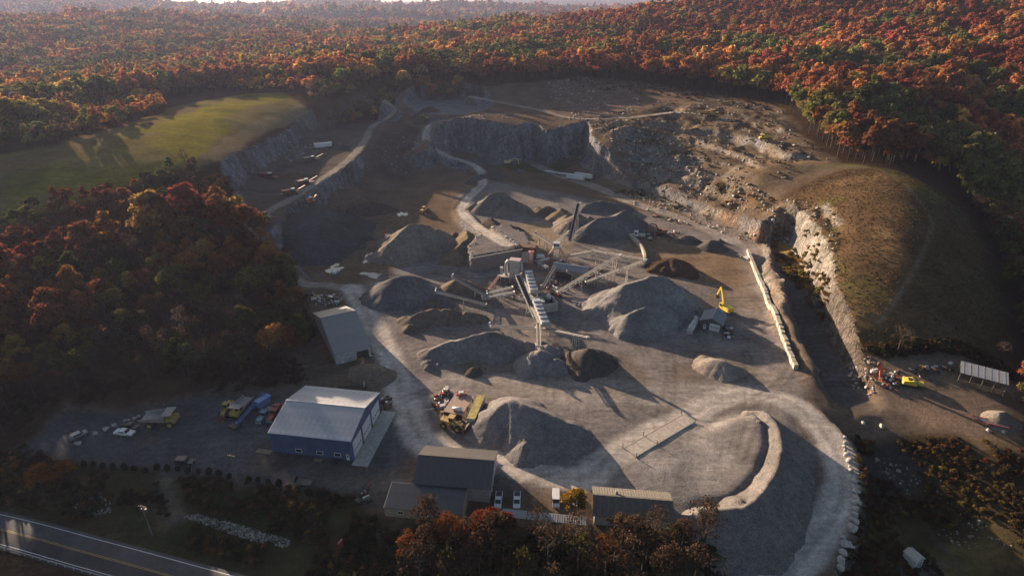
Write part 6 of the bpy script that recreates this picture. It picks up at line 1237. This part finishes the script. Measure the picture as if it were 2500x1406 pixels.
while n < 48:
    u, v = fr.uniform(1000, 1720), fr.uniform(1305, 1475)
    if u < 1040 and v < 1360: continue
    col = fr.choice(['brown', 'brown', 'brown', 'brown', 'olive', 'rust', 'brown', 'brown'])
    kd = int(fr.choice([7, 8, 9, 8, 9, 8, 6]))
    f_ = FW_[NEAR[kd][0]]; ftree(u, v, kd, col, fr.uniform(.7, 1.0), '%s %s tree in the roadside thicket below the office' % (f_, CW_[col]), '%s %s trees of the roadside thicket' % (f_, col)); n += 1
UP, US, UC = [], [], []
def under(poly, n, s0, s1, cols, seed, hole=None, thr=-.2):
    r = np.random.default_rng(seed); xs = [p[0] for p in poly]; ys = [p[1] for p in poly]; X = r.uniform(min(xs), max(xs), n*3); Y = r.uniform(min(ys), max(ys), n*3); k = (sdist(poly, X, Y) > .5) & (fbm(X, Y, 16, 3, seed) > thr); dh_, _, _ = ldist(HWL, X, Y); k &= dh_ > 7.6
    for h in (hole or []): k &= sdist(h, X, Y) < 0
    X, Y = X[k][:n], Y[k][:n]; s = r.uniform(s0, s1, len(X)); UP.append(np.c_[X, Y, hza(X, Y)-.1*s]); US.append(s); UC.append(np.array(cols)[r.integers(0, len(cols), len(X))]*np.exp(r.normal(0, .25, (len(X), 1))))
RIP = wpts([(440,1262,-3.5),(480,1250,-3.2),(600,1284,-3.6),(725,1318,-3.8),(705,1350,-4),(600,1330,-4),(490,1292,-3.6)]); DRY = wpts([(375,1150,-1),(430,1160,-1),(480,1265,-3),(420,1275,-3)])
ec = [(.040,.036,.014), (.060,.045,.020), (.028,.034,.012), (.075,.050,.024), (.10,.055,.022)]
under(EMB, 3200, .35, 1.1, ec, 21, [RIP, DRY]); under(HOL, 900, .35, 1.0, [(.085,.055,.020), (.055,.042,.016), (.11,.075,.024), (.075,.03,.015)], 22); under(HILL, 7000, .16, .34, [(.17,.105,.05), (.14,.115,.045), (.20,.125,.06)], 23, None, -1); under(UPB, 700, .3, .9, [(.10,.06,.03), (.07,.055,.025)], 33, None, .0); under(RO, 420, .4, 1.2, [(.12,.065,.025), (.09,.075,.022), (.15,.08,.03)], 24)
under(wpts([(1880,575,0),(1930,585,0),(1980,650,-1),(2010,740,-2),(2040,860,-2),(1990,760,-2),(1930,680,-1),(1890,640,-1)]), 420, .6, 1.5, [(.24,.13,.03), (.16,.10,.025), (.09,.085,.02)], 25); under(wpts([(0,960,4),(300,920,3),(720,880,1),(760,930,0),(500,975,0),(150,1000,0),(0,1080,0)]), 700, .4, 1.2, [(.075,.040,.022), (.05,.032,.018), (.04,.034,.014)], 26)
under(wpts([(2100,850,4),(2340,860,1),(2480,900,1),(2480,925,1),(2340,885,1),(2150,885,2)]), 350, .6, 1.6, ec, 27); under(wpts([(1470,470,0),(1560,455,2),(1700,505,2),(1850,565,2),(1860,590,0),(1700,530,0),(1560,480,0)]), 420, .4, 1.0, [(.12,.075,.025), (.08,.075,.022)], 28); under(wpts([(420,470,30),(560,440,28),(600,560,17),(740,690,3),(760,760,1),(700,700,4),(560,560,20)]), 500, .6, 1.6, [(.11,.05,.022), (.06,.045,.018), (.16,.07,.02)], 29)
under(wpts([(1340,190,45),(1600,198,46),(1900,250,42),(1900,275,40),(1600,225,43),(1400,205,44)]), 500, .5, 1.4, [(.08,.045,.022), (.05,.042,.018)], 30)
UP = np.concatenate(UP); US = np.concatenate(US); UC = np.concatenate(UC); scatter('undergrowth', BUSH, UP, RNG.integers(0, 4, len(UP)), RNG.uniform(0, 6.28, len(UP)), US, UC, 'low brown and olive bushes covering banks and slopes', 'undergrowth')
# ------------------------------------------------------------------ the air
hzm = bpy.data.materials.new('haze'); hzm.use_nodes = True; n = hzm.node_tree.nodes; n.clear(); ou = n.new('ShaderNodeOutputMaterial'); pv = n.new('ShaderNodeVolumePrincipled'); pv.inputs['Color'].default_value = (.42, .47, .72, 1); pv.inputs['Density'].default_value = 6.0e-5; pv.inputs['Anisotropy'].default_value = .3; hzm.node_tree.links.new(pv.outputs[0], ou.inputs['Volume'])
zl = float(VA[:, 2].min())-1.5; zh = float(VA[:, 2].max())+45
hb = MB().box((0, 6500, (zl+zh)/2), (22000, 19000, zh-zl)).build('haze', hzm); hb['kind'] = 'stuff'; hb['label'] = 'thin evening haze over the hills'; hb['category'] = 'haze'
